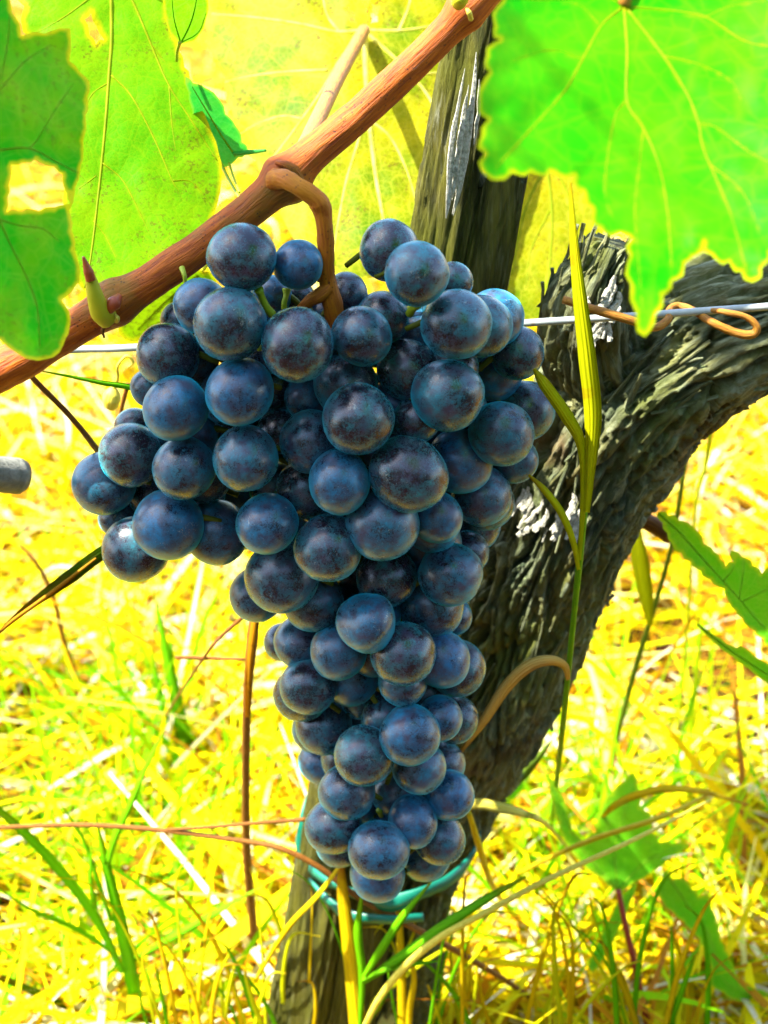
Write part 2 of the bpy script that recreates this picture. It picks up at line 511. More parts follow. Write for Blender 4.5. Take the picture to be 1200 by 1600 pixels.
M['tendril'] = mat_simple('brown tendril', (0.17, 0.052, 0.005), (0.36, 0.17, 0.012), 4.0, None, 0.6, 0.25, 0.6, 0.0007, flow=True)


# ---------------------------------------------------------------- objects
def thing(name, label, cat, loc=(0, 0, 0), group=None):
    o = bpy.data.objects.new(name, None)
    o.empty_display_size = 0.01
    COL.objects.link(o)
    o.location = tuple(float(q) for q in loc)
    o['label'] = label
    o['category'] = cat
    if group:
        o['group'] = group
    return o


def wloc(o):
    p = Vector((0, 0, 0))
    while o is not None:
        p += o.location
        o = o.parent
    return np.array(p)


def mesh(name, V, F, mat, parent=None, smooth=True, attr=None, attrname='tint', label=None, kind=None, origin=None):
    V = np.asarray(V, float)
    org = wloc(parent) if parent is not None else (np.zeros(3) if origin is None else np.asarray(origin, float))
    me = bpy.data.meshes.new(name)
    me.from_pydata((V - org).tolist(), [], [list(map(int, f)) for f in F])
    me.materials.append(mat)
    if smooth:
        me.polygons.foreach_set('use_smooth', np.ones(len(me.polygons), bool))
    if attr is not None:
        if attrname == 'tint':
            a = me.color_attributes.new('tint', 'FLOAT_COLOR', 'POINT')
            a.data.foreach_set('color', np.hstack([attr, np.ones((len(attr), 4 - attr.shape[1]))]).astype(np.float32).ravel())
        else:
            a = me.attributes.new(attrname, 'FLOAT_VECTOR', 'POINT')
            a.data.foreach_set('vector', np.asarray(attr, np.float32).ravel())
    me.update()
    o = bpy.data.objects.new(name, me)
    COL.objects.link(o)
    if parent is not None:
        o.parent = parent
    else:
        o.location = tuple(org)
    if label:
        o['label'] = label
    if kind:
        o['kind'] = kind
    return o


def frames(c):
    T = np.gradient(c, axis=0)
    T /= np.linalg.norm(T, axis=1)[:, None] + 1e-12
    up = np.array((0, 1.0, 0)) if abs(T[0][1]) < 0.9 else np.array((1.0, 0, 0))
    A = np.empty_like(c)
    a = up - T[0] * up.dot(T[0])
    A[0] = a / np.linalg.norm(a)
    for i in range(1, len(c)):
        a = A[i - 1] - T[i] * A[i - 1].dot(T[i])
        A[i] = a / np.linalg.norm(a)
    return T, A, np.cross(T, A)


def tube_vf(c, r, sides=10, caps=True, bumps=0.0, seed=0, squash=1.0):
    c = np.asarray(c, float)
    r = np.broadcast_to(np.asarray(r, float), (len(c),))
    T, A, B = frames(c)
    th = np.linspace(0, 2 * np.pi, sides, endpoint=False)
    rr = r[:, None] * np.ones(sides)
    if bumps:
        L = np.concatenate([[0], np.cumsum(np.linalg.norm(np.diff(c, axis=0), axis=1))])
        s = L[:, None] / (r.mean() * 1.6)
        rr = rr * (1 + bumps * (fbm(np.cos(th)[None] * 1.3 + 5, np.sin(th)[None] * 1.3 + 5, s, seed, 3) - 0.5) * 2)
    V = c[:, None] + rr[..., None] * (np.cos(th)[None, :, None] * A[:, None] + squash * np.sin(th)[None, :, None] * B[:, None])
    n = len(c)
    F = []
    for i in range(n - 1):
        for j in range(sides):
            k = (j + 1) % sides
            F.append((i * sides + j, i * sides + k, (i + 1) * sides + k, (i + 1) * sides + j))
    global FLOW
    Ls = np.concatenate([[0], np.cumsum(np.linalg.norm(np.diff(c, axis=0), axis=1))])
    FLOW = np.stack(np.broadcast_arrays(np.cos(th)[None] + seed, np.sin(th)[None], (Ls / (r.mean() * 9))[:, None]), -1).reshape(-1, 3)
    V = V.reshape(-1, 3)
    if caps:
        F.append(tuple(range(sides))[::-1])
        F.append(tuple(range((n - 1) * sides, n * sides)))
    return V, F


def join(parts):
    VV, FF, o = [], [], 0
    for V, F in parts:
        VV.append(np.asarray(V))
        FF += [tuple(i + o for i in f) for f in F]
        o += len(V)
    return np.vstack(VV), FF


def pts3(pts):
    return np.array([P(*p) for p in pts])


def tube(name, pts, wpx, mat, parent=None, n=None, sides=10, bumps=0.0, seed=0, label=None, squash=1.0):
    """pts: (px, py, Y); wpx: full widths in the frame's pixels, one per point or one number"""
    c3 = pts3(pts)
    n = n or max(8, 7 * len(pts))
    c = catmull(c3, n)
    wl = np.broadcast_to(np.asarray(wpx, float), (len(pts),))
    rad = np.array([0.5 * w_ * mpp(p[1], p[2]) for w_, p in zip(wl, pts)])
    r = np.interp(np.linspace(0, 1, n), np.linspace(0, 1, len(pts)), rad)
    V, F = tube_vf(c, r, sides, True, bumps, seed, squash)
    return mesh(name, V, F, mat, parent, label=label, attr=FLOW, attrname='flow')


def strip_vf(c, wd, twist=0.0, fold=0.25, nrm=None):
    """a grass blade: V-shaped in section, nine verts round so that it has thickness"""
    c = np.asarray(c, float)
    T = np.gradient(c, axis=0)
    T /= np.linalg.norm(T, axis=1)[:, None] + 1e-12
    view = np.array((0, -CP, SP)) if nrm is None else np.asarray(nrm, float)
    S = np.cross(T, view)
    S /= np.linalg.norm(S, axis=1)[:, None] + 1e-9
    Nn = np.cross(S, T)
    tw = np.linspace(0.25, 1, len(c)) * twist
    S2 = S * np.cos(tw)[:, None] + Nn * np.sin(tw)[:, None]
    N2 = np.cross(S2, T)
    wd = np.asarray(wd, float)[:, None]
    th = np.minimum(wd * 0.03, 0.00010) + 0.00002
    V = np.stack([c - S2 * wd / 2 + N2 * wd * fold * 0.5, c - N2 * th, c + S2 * wd / 2 + N2 * wd * fold * 0.5,
                  c + N2 * th], 1).reshape(-1, 3)
    global FLOW
    Ls = np.concatenate([[0], np.cumsum(np.linalg.norm(np.diff(c, axis=0), axis=1))])
    FLOW = np.stack(np.broadcast_arrays(np.array((-1.0, 0, 1.0, 0))[None], Ls[:, None], (Ls / Ls[-1])[:, None]), -1).reshape(-1, 3)
    F = []
    for i in range(len(c) - 1):
        a, b = i * 4, i * 4 + 4
        for p, q in ((0, 1), (1, 2), (2, 3), (3, 0)):
            F.append((a + p, a + q, b + q, b + p))
    return V, F


def blade(name, pts, wpx, mat, parent=None, n=None, twist=0.5, fold=0.35, label=None):
    n = n or max(10, 8 * len(pts))
    c = catmull(pts3(pts), n)
    wl = np.broadcast_to(np.asarray(wpx, float), (len(pts),))
    wm = [w_ * mpp(p[1], p[2]) for w_, p in zip(wl, pts)]
    wd = np.interp(np.linspace(0, 1, n), np.linspace(0, 1, len(pts)), wm)
    V, F = strip_vf(c, wd, twist, fold)
    return mesh(name, V, F, mat, parent, label=label, attr=FLOW, attrname='flow')


# ---------------------------------------------------------------- ground
BARE_SHADE = [(G(5, 1420), 0.055), (G(-10, 1245), 0.055), (G(1100, 1062), 0.050), (G(1155, 1075), 0.055), (G(1060, 1205), 0.026), (G(60, 1090), 0.030), (G(60, 1475), 0.026), (G(1010, 960), 0.03), (G(40, 900), 0.03)]  # straw-free dips; their dark soil colour also paints in the shade of hollows


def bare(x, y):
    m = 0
    for c, r in BARE_SHADE:
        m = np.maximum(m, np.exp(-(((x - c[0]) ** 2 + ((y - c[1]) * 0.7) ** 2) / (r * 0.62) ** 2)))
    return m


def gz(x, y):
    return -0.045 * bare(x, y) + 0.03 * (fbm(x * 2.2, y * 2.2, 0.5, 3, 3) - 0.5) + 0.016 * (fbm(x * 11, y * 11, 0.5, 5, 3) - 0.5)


def build_ground():
    xs = np.concatenate([-np.geomspace(60, 1.5, 22), np.linspace(-1.4, 1.4, 221), np.geomspace(1.5, 60, 22)])
    ys = np.concatenate([-np.geomspace(40, 0.4, 18), np.linspace(-0.3, 3.2, 281), np.geomspace(3.3, 80, 26)])
    X, Y = np.meshgrid(xs, ys)
    Z = gz(X, Y)
    V = np.stack([X, Y, Z], -1).reshape(-1, 3)
    nx = len(xs)
    F = [(j * nx + i, j * nx + i + 1, (j + 1) * nx + i + 1, (j + 1) * nx + i) for j in range(len(ys) - 1) for i in range(nx - 1)]
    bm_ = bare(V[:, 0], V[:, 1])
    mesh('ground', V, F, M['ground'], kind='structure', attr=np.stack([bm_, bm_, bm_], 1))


build_ground()

STRAW_COL = np.array([(0.76, 0.64, 0.002), (0.80, 0.74, 0.003), (0.68, 0.44, 0.002), (0.50, 0.22, 0.003), (0.80, 0.74, 0.20), (0.82, 0.79, 0.52), (0.40, 0.50, 0.006), (0.34, 0.13, 0.010)])
STRAW_P = np.array([0.27, 0.16, 0.18, 0.11, 0.09, 0.11, 0.03, 0.06])


def ribbons(base, dirs, L, W, curl, cols, seg=4, flat=True, droop=None):
    """many ribbons at once, bent along their length"""
    n = len(base)
    s = np.linspace(0, 1, seg + 1)
    d = dirs / np.linalg.norm(dirs, axis=1)[:, None]
    up = np.array((0, 0, 1.0))
    side = np.cross(d, up)
    side /= np.linalg.norm(side, axis=1)[:, None] + 1e-9
    if flat:
        a = rng.normal(0, 0.5, n)
    else:
        a = rng.uniform(-1.2, 1.2, n)
    nrm = np.cross(side, d)
    wside = side * np.cos(a)[:, None] + nrm * np.sin(a)[:, None]
    V = np.empty((n, seg + 1, 2, 3))
    for q, t in enumerate(s):
        c = base + d * (L * t)[:, None] + side * (curl * L * t * t)[:, None]
        if droop is not None:
            c = c - up * (droop * L * t * t)[:, None]
        wv = W * (1 - 0.75 * t ** 2) * (0.7 + 0.3 * min(1, t * 6))
        V[:, q, 0] = c - wside * (wv / 2)[:, None]
        V[:, q, 1] = c + wside * (wv / 2)[:, None]
    base_i = np.arange(n)[:, None] * (seg + 1) * 2
    F = np.concatenate([np.stack([base_i[:, 0] + 2 * q, base_i[:, 0] + 2 * q + 1, base_i[:, 0] + 2 * q + 3, base_i[:, 0] + 2 * q + 2], 1) for q in range(seg)])
    C = np.repeat(cols, (seg + 1) * 2, axis=0)
    return V.reshape(-1, 3), F, C


def big_mesh(name, V, F, mat, cols, kind, smooth=True):
    me = bpy.data.meshes.new(name)
    me.vertices.add(len(V))
    me.vertices.foreach_set('co', np.asarray(V, np.float32).ravel())
    me.loops.add(len(F) * 4)
    me.loops.foreach_set('vertex_index', np.asarray(F, np.int32).ravel())
    me.polygons.add(len(F))
    me.polygons.foreach_set('loop_start', np.arange(0, len(F) * 4, 4, dtype=np.int32))
    me.update(calc_edges=True)
    me.polygons.foreach_set('use_smooth', np.full(len(F), smooth))
    a = me.color_attributes.new('tint', 'FLOAT_COLOR', 'POINT')
    a.data.foreach_set('color', np.hstack([cols, np.ones((len(cols), 1))]).astype(np.float32).ravel())
    me.materials.append(mat)
    me.validate()
    o = bpy.data.objects.new(name, me)
    COL.objects.link(o)
    o['kind'] = kind
    return o


def scatter(n, y0=0.36, y1=3.4, power=1.7):
    y = (y0 ** (1 - power) + rng.random(n) * (y1 ** (1 - power) - y0 ** (1 - power))) ** (1 / (1 - power))
    x = rng.uniform(-1, 1, n) * (0.42 * y + 0.15)
    keep = np.ones(n, bool)
    for c, r in BARE_SHADE:
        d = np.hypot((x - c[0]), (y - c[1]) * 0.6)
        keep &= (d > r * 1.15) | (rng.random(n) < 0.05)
    return x[keep], y[keep]


def pick_cols(n, p=None):
    c = STRAW_COL[rng.choice(len(STRAW_COL), n, p=(STRAW_P / STRAW_P.sum()) if p is None else p)]
    return c * rng.uniform(0.75, 1.12, (n, 1))


def build_straw():
    x, y = scatter(27000)
    n = len(x)
    a = rng.uniform(0, 2 * np.pi, n)
    el = np.abs(rng.normal(0, 0.28, n))
    d = np.stack([np.cos(a) * np.cos(el), np.sin(a) * np.cos(el), np.sin(el)], 1)
    L = rng.gamma(3.0, 0.027, n) + 0.015
    W = rng.gamma(2.5, 0.00075, n) + 0.0007
    wide = rng.random(n) < 0.10
    W[wide] *= 2.4
    base = np.stack([x, y, gz(x, y) + rng.random(n) ** 1.5 * 0.022], 1)
    V, F, C = ribbons(base, d, L, W, rng.normal(0, 0.25, n), pick_cols(n), 4, True, rng.uniform(0, 0.5, n))
    big_mesh('straw_litter', V, F, M['straw'], C, 'stuff')
    x, y = scatter(1000, 0.58, 3.2, 1.7)
    n = len(x)
    a = rng.uniform(0, 2 * np.pi, n)
    el = np.abs(rng.normal(0, 0.35, n))
    d = np.stack([np.cos(a) * np.cos(el), np.sin(a) * np.cos(el), np.sin(el)], 1)
    V, F, C = ribbons(np.stack([x, y, gz(x, y) + 0.012 + rng.random(n) * 0.02], 1), d, rng.uniform(0.025, 0.085, n), rng.uniform(0.0022, 0.0060, n) * np.clip(y / 0.9, 0.6, 1), rng.normal(0, 0.4, n),
                      pick_cols(n, np.array([0.28, 0.18, 0.12, 0.03, 0.16, 0.20, 0.03, 0.0])), 6, True, rng.uniform(0, 0.6, n))
    big_mesh('fallen_blades', V, F, M['straw'], C, 'stuff')
    # standing dry grass, leaning every way
    x, y = scatter(7000, 0.50)
    n = len(x)
    a = rng.uniform(0, 2 * np.pi, n)
    el = rng.uniform(0.45, 1.45, n)
    d = np.stack([np.cos(a) * np.cos(el), np.sin(a) * np.cos(el), np.sin(el)], 1)
    L = rng.gamma(4.0, 0.016, n) + 0.02
    near = y < 0.62
    L[near] *= 0.45
    W = rng.gamma(3.0, 0.0004, n) + 0.0006
    V, F, C = ribbons(np.stack([x, y, gz(x, y)], 1), d, L, W, rng.normal(0, 0.2, n), pick_cols(n), 5, False, rng.uniform(0, 0.6, n))
    big_mesh('dry_grass', V, F, M['straw'], C, 'stuff')
    x, y = scatter(1100, 0.54, 2.6, 1.8)
    n = len(x)
    a = rng.uniform(0, 2 * np.pi, n)
    el = rng.uniform(0.25, 1.2, n)
    d = np.stack([np.cos(a) * np.cos(el), np.sin(a) * np.cos(el), np.sin(el)], 1)
    V, F, C = ribbons(np.stack([x, y, gz(x, y)], 1), d, rng.uniform(0.07, 0.19, n), rng.uniform(0.0013, 0.0042, n), rng.normal(0, 0.3, n), pick_cols(n, np.array([0.22, 0.16, 0.15, 0.12, 0.10, 0.12, 0.08, 0.05])), 9, False, rng.uniform(0.1, 0.9, n))
    big_mesh('tall_dry_grass', V, F, M['straw'], C, 'stuff')
    # green grass coming up between
    cents = [(G(60, 1350), 0.06, 130), (G(180, 1500), 0.05, 110), (G(120, 1180), 0.07, 130), (G(270, 1180), 0.03, 40), (G(300, 1330), 0.04, 60), (G(20, 1080), 0.05, 60), (G(860, 1420), 0.05, 70),
             (G(1000, 1300), 0.06, 60), (G(1120, 1280), 0.06, 70), (G(900, 1560), 0.04, 60), (G(1120, 1540), 0.05, 50), (G(350, 1520), 0.05, 50), (G(60, 950), 0.1, 40), (G(820, 1240), 0.05, 70), (G(330, 950), 0.1, 40), (G(80, 1280), 0.07, 90), (G(160, 1400), 0.06, 90), (G(240, 1450), 0.06, 60), (G(1060, 1400), 0.08, 90), (G(930, 1380), 0.06, 110), (G(40, 1440), 0.06, 60), (G(280, 1250), 0.05, 60), (G(880, 1330), 0.05, 80), (G(1150, 1400), 0.06, 80), (G(1150, 1180), 0.08, 70)]
    B, D, LL, WW = [], [], [], []
    for c, r, k in cents:
        for _ in range(int(k * 0.45)):
            q = rng.normal(0, r * 0.55, 2)
            B.append((c[0] + q[0], c[1] + q[1], gz(c[0] + q[0], c[1] + q[1])))
            a = rng.uniform(0, 2 * np.pi)
            el = rng.uniform(0.6, 1.45)
            D.append((math.cos(a) * math.cos(el), math.sin(a) * math.cos(el), math.sin(el)))
            LL.append(rng.uniform(0.04, 0.14))
            WW.append(rng.uniform(0.0012, 0.0042))
    n = len(B)
    gc = np.array([(0.10, 0.46, 0.003), (0.20, 0.54, 0.003), (0.36, 0.58, 0.003)])[rng.integers(0, 3, n)]
    V, F, C = ribbons(np.array(B), np.array(D), np.array(LL), np.array(WW), rng.normal(0, 0.2, n), gc, 6, False, rng.uniform(0, 0.7, n))
    big_mesh('green_grass', V, F, M['blade'], C, 'stuff')


build_straw()


# ---------------------------------------------------------------- vine trunk
def limb(path, ncirc, nlen, seed, amp, ground=False):
    """path: (px, py, half width px, Y) -> displaced bark tube and its flow coordinates"""
    c3 = np.array([P(a, b, Y) for a, b, h_, Y in path])
    r3 = np.array([h_ * mpp(b, Y) for a, b, h_, Y in path])
    c = catmull(c3, nlen)
    r = catmull(np.stack([r3, r3, r3], 1), nlen)[:, 0]
    T, A, B = frames(c)
    L = np.concatenate([[0], np.cumsum(np.linalg.norm(np.diff(c, axis=0), axis=1))])
    th = np.linspace(0, 2 * np.pi, ncirc, endpoint=False)
    ring = 0.0195
    cx, cy = np.cos(th)[None] * ring, np.sin(th)[None] * ring
    s = L[:, None]
    lump = fbm(cx * 45 + 9, cy * 45 + 9, s * 28, seed, 3) - 0.5
    wx = (fbm(cx * 90 + 3, cy * 90 + 3, s * 34, seed + 3, 3) - 0.5) * 0.010
    wy = (fbm(cx * 90 + 7, cy * 90 + 7, s * 34, seed + 5, 3) - 0.5) * 0.010
    X, Y2 = cx + wx + 1, cy + wy + 1
    r1 = 1 - np.abs(vn(X * 260, Y2 * 260, s * 26, seed + 8) * 2 - 1)
    r2 = 1 - np.abs(vn(X * 620, Y2 * 620, s * 50, seed + 9) * 2 - 1)
    r3_ = fbm(X * 900, Y2 * 900, s * 200, seed + 12, 2)
    crack = np.clip((r1 - 0.80) / 0.2, 0, 1) ** 1.2
    crack2 = np.clip((r2 - 0.72) / 0.28, 0, 1)
    # plates: each stands at its own height
    step = np.floor(vn(X * 330, Y2 * 330, s * 45, seed + 20) * 5) / 5
    disp = amp * (1.6 * lump - 1.5 * crack - 0.75 * crack2 + 0.75 * step + 0.35 * (r3_ - 0.5))
    rr = r[:, None] + disp
    V = c[:, None] + rr[..., None] * (np.cos(th)[None, :, None] * A[:, None] + np.sin(th)[None, :, None] * B[:, None])
    flow = np.stack(np.broadcast_arrays(th[None] * ring, s, np.zeros_like(s)), -1).reshape(-1, 3)
    n = nlen
    F = []
    for i in range(n - 1):
        a0 = i * ncirc
        for j in range(ncirc):
            k = (j + 1) % ncirc
            F.append((a0 + j, a0 + k, a0 + ncirc + k, a0 + ncirc + j))
    F.append(tuple(range(ncirc))[::-1])
    F.append(tuple(range((n - 1) * ncirc, n * ncirc)))
    return V.reshape(-1, 3), F, flow, (c, r, T, A, B)


trunk_path = [(575, 1720, 74, 0.474), (590, 1620, 70, 0.474), (625, 1460, 66, 0.474), (655, 1350, 64, 0.474), (712, 1230, 70, 0.472), (778, 1080, 88, 0.470), (835, 930, 98, 0.468),
              (880, 810, 110, 0.466), (935, 690, 124, 0.464), (1010, 590, 122, 0.462), (1110, 525, 116, 0.460), (1220, 480, 106, 0.458), (1350, 430, 98, 0.456), (1500, 330, 80, 0.456), (1600, 180, 60, 0.456)]
root = P(590, 1640, 0.474)
root[2] = 0
vine = thing('grape_vine', 'gnarled old vine trunk with dark shaggy bark bending right behind the grapes', 'vine', root)
V, F, flow, tk = limb(trunk_path, 200, 640, 40, 0.0044)
mesh('trunk', V, F, M['bark'], vine, attr=flow, attrname='flow')
stub_path = [(960, 600, 70, 0.462), (925, 540, 74, 0.455), (925, 470, 66, 0.45), (945, 410, 46, 0.448), (957, 378, 30, 0.448)]
V, F, flow, sk = limb(stub_path, 140, 160, 77, 0.0030)
mesh('pruned_stub', V, F, M['bark'], vine, attr=flow, attrname='flow', label='knobbly pruned stub on the shoulder of the trunk')


def strip_mesh(L, Wd, th, seed):
    """a shaggy bark strip, lifted and frayed at its ends"""
    r_ = random.Random(seed)
    n = 9
    V, F = [], []
    lift0, lift1 = r_.uniform(0.1, 0.45), r_.uniform(0.3, 1.0)
    for i in range(n):
        s = i / (n - 1)
        wv = Wd * (0.35 + 0.65 * math.sin(math.pi * min(1, max(0.08, s * 0.92 + 0.06))) ** 0.6) * r_.uniform(0.75, 1.2)
        x = L * (s - 0.5)
        off = r_.uniform(-0.15, 0.15) * Wd
        z = lift0 * th * 2 * (1 - s) ** 4 + lift1 * th * 3.5 * s ** 4 + r_.uniform(-0.2, 0.2) * th
        for yy, zz in ((-wv / 2, -0.3 * th), (-wv * 0.15, th * 0.8), (wv * 0.2, th * r_.uniform(0.6, 1.1)), (wv / 2, -0.3 * th), (0, -th * 0.6)):
            V.append((x, yy + off, z + zz))
    for i in range(n - 1):
        for j in range(5):
            k = (j + 1) % 5
            F.append((i * 5 + j, i * 5 + k, i * 5 + 5 + k, i * 5 + 5 + j))
    F += [(4, 3, 2, 1, 0), tuple(range((n - 1) * 5, n * 5))]
    me = bpy.data.meshes.new('bark_strip')
    me.from_pydata(V, [], F)
    me.materials.append(M['bark'])
    a = me.attributes.new('flow', 'FLOAT_VECTOR', 'POINT')
    a.data.foreach_set('vector', np.array([(v[1] + seed * 0.37, v[0] + seed, 0) for v in V], np.float32).ravel())
    return me


STRIPS = [strip_mesh(random.uniform(0.012, 0.036), random.uniform(0.0010, 0.0026), random.uniform(0.0004, 0.0008), q) for q in range(20)]


def add_strips(lk, n, lo, hi, parent, seed, only_front=True):
    c, r, T, A, B = lk
    r_ = random.Random(seed)
    for _ in range(n):
        i = int(r_.uniform(lo, hi) * (len(c) - 1))
        for _try in range(30):
            th = r_.uniform(0, 2 * math.pi)
            nn = math.cos(th) * A[i] + math.sin(th) * B[i]
            if not only_front or nn.dot((0, -0.88, 0.47)) > -0.25:
                break
        p = c[i] + nn * (r[i] + r_.uniform(-0.0002, 0.0008))
        t = T[i] * (1 if r_.random() < 0.5 else -1)
        q = Vector(t)
        z = Vector(nn)
        q.rotate(Quaternion(z, r_.gauss(0, 0.16)))
        y = z.cross(q).normalized()
        x = y.cross(z).normalized()
        o = bpy.data.objects.new('bark_strip', STRIPS[r_.randrange(len(STRIPS))])
        COL.objects.link(o)
        o.parent = parent
        sc = r_.uniform(0.6, 1.25)
        Mx = Matrix((x, y, z)).transposed().to_4x4()
        o.matrix_local = Matrix.Translation(Vector(p) - parent.location) @ Mx @ Matrix.Diagonal((sc, sc * r_.uniform(0.7, 1.2), sc, 1))


add_strips(tk, 215, 0.03, 0.72, vine, 5)
add_strips(sk, 30, 0.1, 0.98, vine, 6)
PALE = []  # pale flakes that put sun patches into the trunk's colour
for q in range(5):
    me = strip_mesh(random.uniform(0.006, 0.012), random.uniform(0.0018, 0.0034), 0.0007, 50 + q)
    me.materials[0] = M['sunpatch_wood']
    PALE.append(me)
rp_ = random.Random(77)
for cx_, cy_, dx_, dy_, k_ in ((885, 760, 46, 24, 24), (945, 455, 28, 26, 14), (1035, 415, 34, 16, 8), (845, 740, 16, 18, 6)):
    for _ in range(k_):
        px_, py_ = cx_ + rp_.uniform(-dx_, dx_), cy_ + rp_.uniform(-dy_, dy_)
        lk_ = tk if py_ > 500 or px_ > 1000 else sk
        c_, r_, T_, A_, B_ = lk_
        p0 = P(px_, py_, 0.45)
        ray = (p0 - np.array((0, 0, CAM_H))) / np.linalg.norm(p0 - np.array((0, 0, CAM_H)))
        i_ = int(np.argmin(np.linalg.norm(np.cross(c_ - p0, ray), axis=1)))
        e_ = np.array((0, 0, CAM_H)) + ray * np.dot(c_[i_] - np.array((0, 0, CAM_H)), ray)
        w_ = e_ - c_[i_]
        w_ = w_ - T_[i_] * w_.dot(T_[i_])
        h_ = math.sqrt(max(0.0, (r_[i_] * 1.03) ** 2 - min(w_.dot(w_), (r_[i_] * 0.98) ** 2)))
        side_ = -ray + T_[i_] * ray.dot(T_[i_])
        nrm_ = w_ + side_ / np.linalg.norm(side_) * h_
        p_ = c_[i_] + nrm_ * (1 + 0.0014 / np.linalg.norm(nrm_))
        z_ = Vector(nrm_).normalized() * 0.75 + SUN_V * 0.65
        z_.normalize()
        x_ = Vector(T_[i_])
        x_ = (x_ - z_ * x_.dot(z_)).normalized()
        x_.rotate(Quaternion(z_, rp_.gauss(0, 0.25)))
        y_ = z_.cross(x_)
        o_ = bpy.data.objects.new('sun_patch_flake', PALE[rp_.randrange(5)])
        COL.objects.link(o_)
        o_.parent = vine
        sc_ = rp_.uniform(0.4, 0.9)
        o_.matrix_local = Matrix.Translation(Vector(p_) - vine.location) @ Matrix((x_, y_, z_)).transposed().to_4x4() @ Matrix.Diagonal((sc_, sc_, sc_, 1))
# a broken shred sticking out of the right edge
tube('bark_shred', [(905, 965, 0.462), (922, 948, 0.46), (950, 938, 0.458)], [14, 8, 2], M['brownstem'], vine, sides=6)


# ---------------------------------------------------------------- wooden post
def post_plank(x_off, hw, y_top, seed, th_px, tilt):
    """one half of the split stake, from under the ground to its broken top"""
    rows = np.linspace(1740, y_top, 260)
    nc = 110
    xc = 737 - (rows - 300) * 0.181 + x_off
    c = np.array([P(x, y, 0.452) for x, y in zip(xc, rows)])
    sc = np.array([mpp(y, 0.452) for y in rows])
    th = np.linspace(0, 2 * np.pi, nc, endpoint=False)
    cs, sn = np.cos(th), np.sin(th)
    e = 0.55
    ux = np.sign(cs) * np.abs(cs) ** e
    uy = np.sign(sn) * np.abs(sn) ** e
    X = ux[None] * (hw * sc)[:, None]
    Yd = uy[None] * (th_px * sc)[:, None] + X * tilt
    L = np.linspace(0, 0.5, len(rows))[:, None]
    g1 = fbm(ux[None] * 5 + seed, uy[None] * 5, L * 9, seed, 3) - 0.5
    g2 = 1 - np.abs(vn(ux[None] * 14 + seed, uy[None] * 14, L * 16, seed + 4) * 2 - 1)
    g3 = vn(ux[None] * 34 + seed, uy[None] * 34, L * 60, seed + 6) - 0.5
    g2 = np.maximum(g2, 0.95 * (1 - np.abs(vn(ux[None] * 30 + seed, uy[None] * 30, L * 22, seed + 14) * 2 - 1)))
    k = 1 + 0.17 * g1 - 0.16 * np.clip((g2 - 0.68) / 0.32, 0, 1) + 0.07 * g3
    V = c[:, None] + np.stack([X * k, Yd * k, np.zeros_like(X)], -1)
    # splintered top
    V[-1, :, 2] += 0.010 * (vn(ux * 4 + seed, uy * 4, 0.3, seed + 9) - 0.5)
    V[-2, :, 2] += 0.006 * (vn(ux * 4 + seed, uy * 4, 0.3, seed + 9) - 0.5)
    F = []
    for i in range(len(rows) - 1):
        for j in range(nc):
            q = (j + 1) % nc
            F.append((i * nc + j, i * nc + q, (i + 1) * nc + q, (i + 1) * nc + j))
    F += [tuple(range(nc))[::-1], tuple(range((len(rows) - 1) * nc, len(rows) * nc))]
    return V.reshape(-1, 3), F


pb = P(495, 1640, 0.452)
pb[2] = 0
post = thing('wooden_post', 'weathered grey wooden stake with a split broken top, leaning behind the grapes', 'post', pb)
V, F = post_plank(-40, 45, 4, 31, 34, -0.35)
mesh('plank', V, F, M['wood'], post, label='taller split half of the stake')
V, F = post_plank(40, 43, 272, 35, 32, 0.15)
mesh('plank', V, F, M['wood'], post, label='shorter half of the stake, snapped off square')

fib = []  # pale fibres painting a streak of sun down the taller plank
rs_ = random.Random(5)
for q in range(18):
    s0, s1_ = sorted((rs_.uniform(0, 0.6), rs_.uniform(0.35, 1.0)))
    if s1_ - s0 < 0.2:
        s1_ = min(1.0, s0 + 0.3)
    pts_ = []
    ox = rs_.gauss(0, 8)
    for u_ in np.linspace(s0, s1_, 7):
        yy_ = 72 + 280 * u_
        pts_.append(P(740 - 0.145 * (yy_ - 72) + ox * (0.5 + math.sin(math.pi * u_)) + rs_.gauss(0, 0.7), yy_, 0.4385 + 0.0004 * ox * 0.4 + rs_.gauss(0, 0.0002)))
    fib.append(tube_vf(np.array(pts_), np.array([0.0001, 0.0005, 0.0007, 0.0007, 0.0007, 0.0005, 0.0001]) * rs_.uniform(0.6, 1.2), 5, True))
V, F = join(fib)
mesh('sun_streak_splinters', V, F, M['sunpatch_wood'], post, smooth=False, kind='stuff')

# ---------------------------------------------------------------- green tie round stake and trunk
tc = P(607, 1352, 0.468)
kk = mpp(1352, 0.468)
tie = thing('plant_tie', 'green plastic tie looped round the stake and trunk under the grapes', 'plant tie', tc)


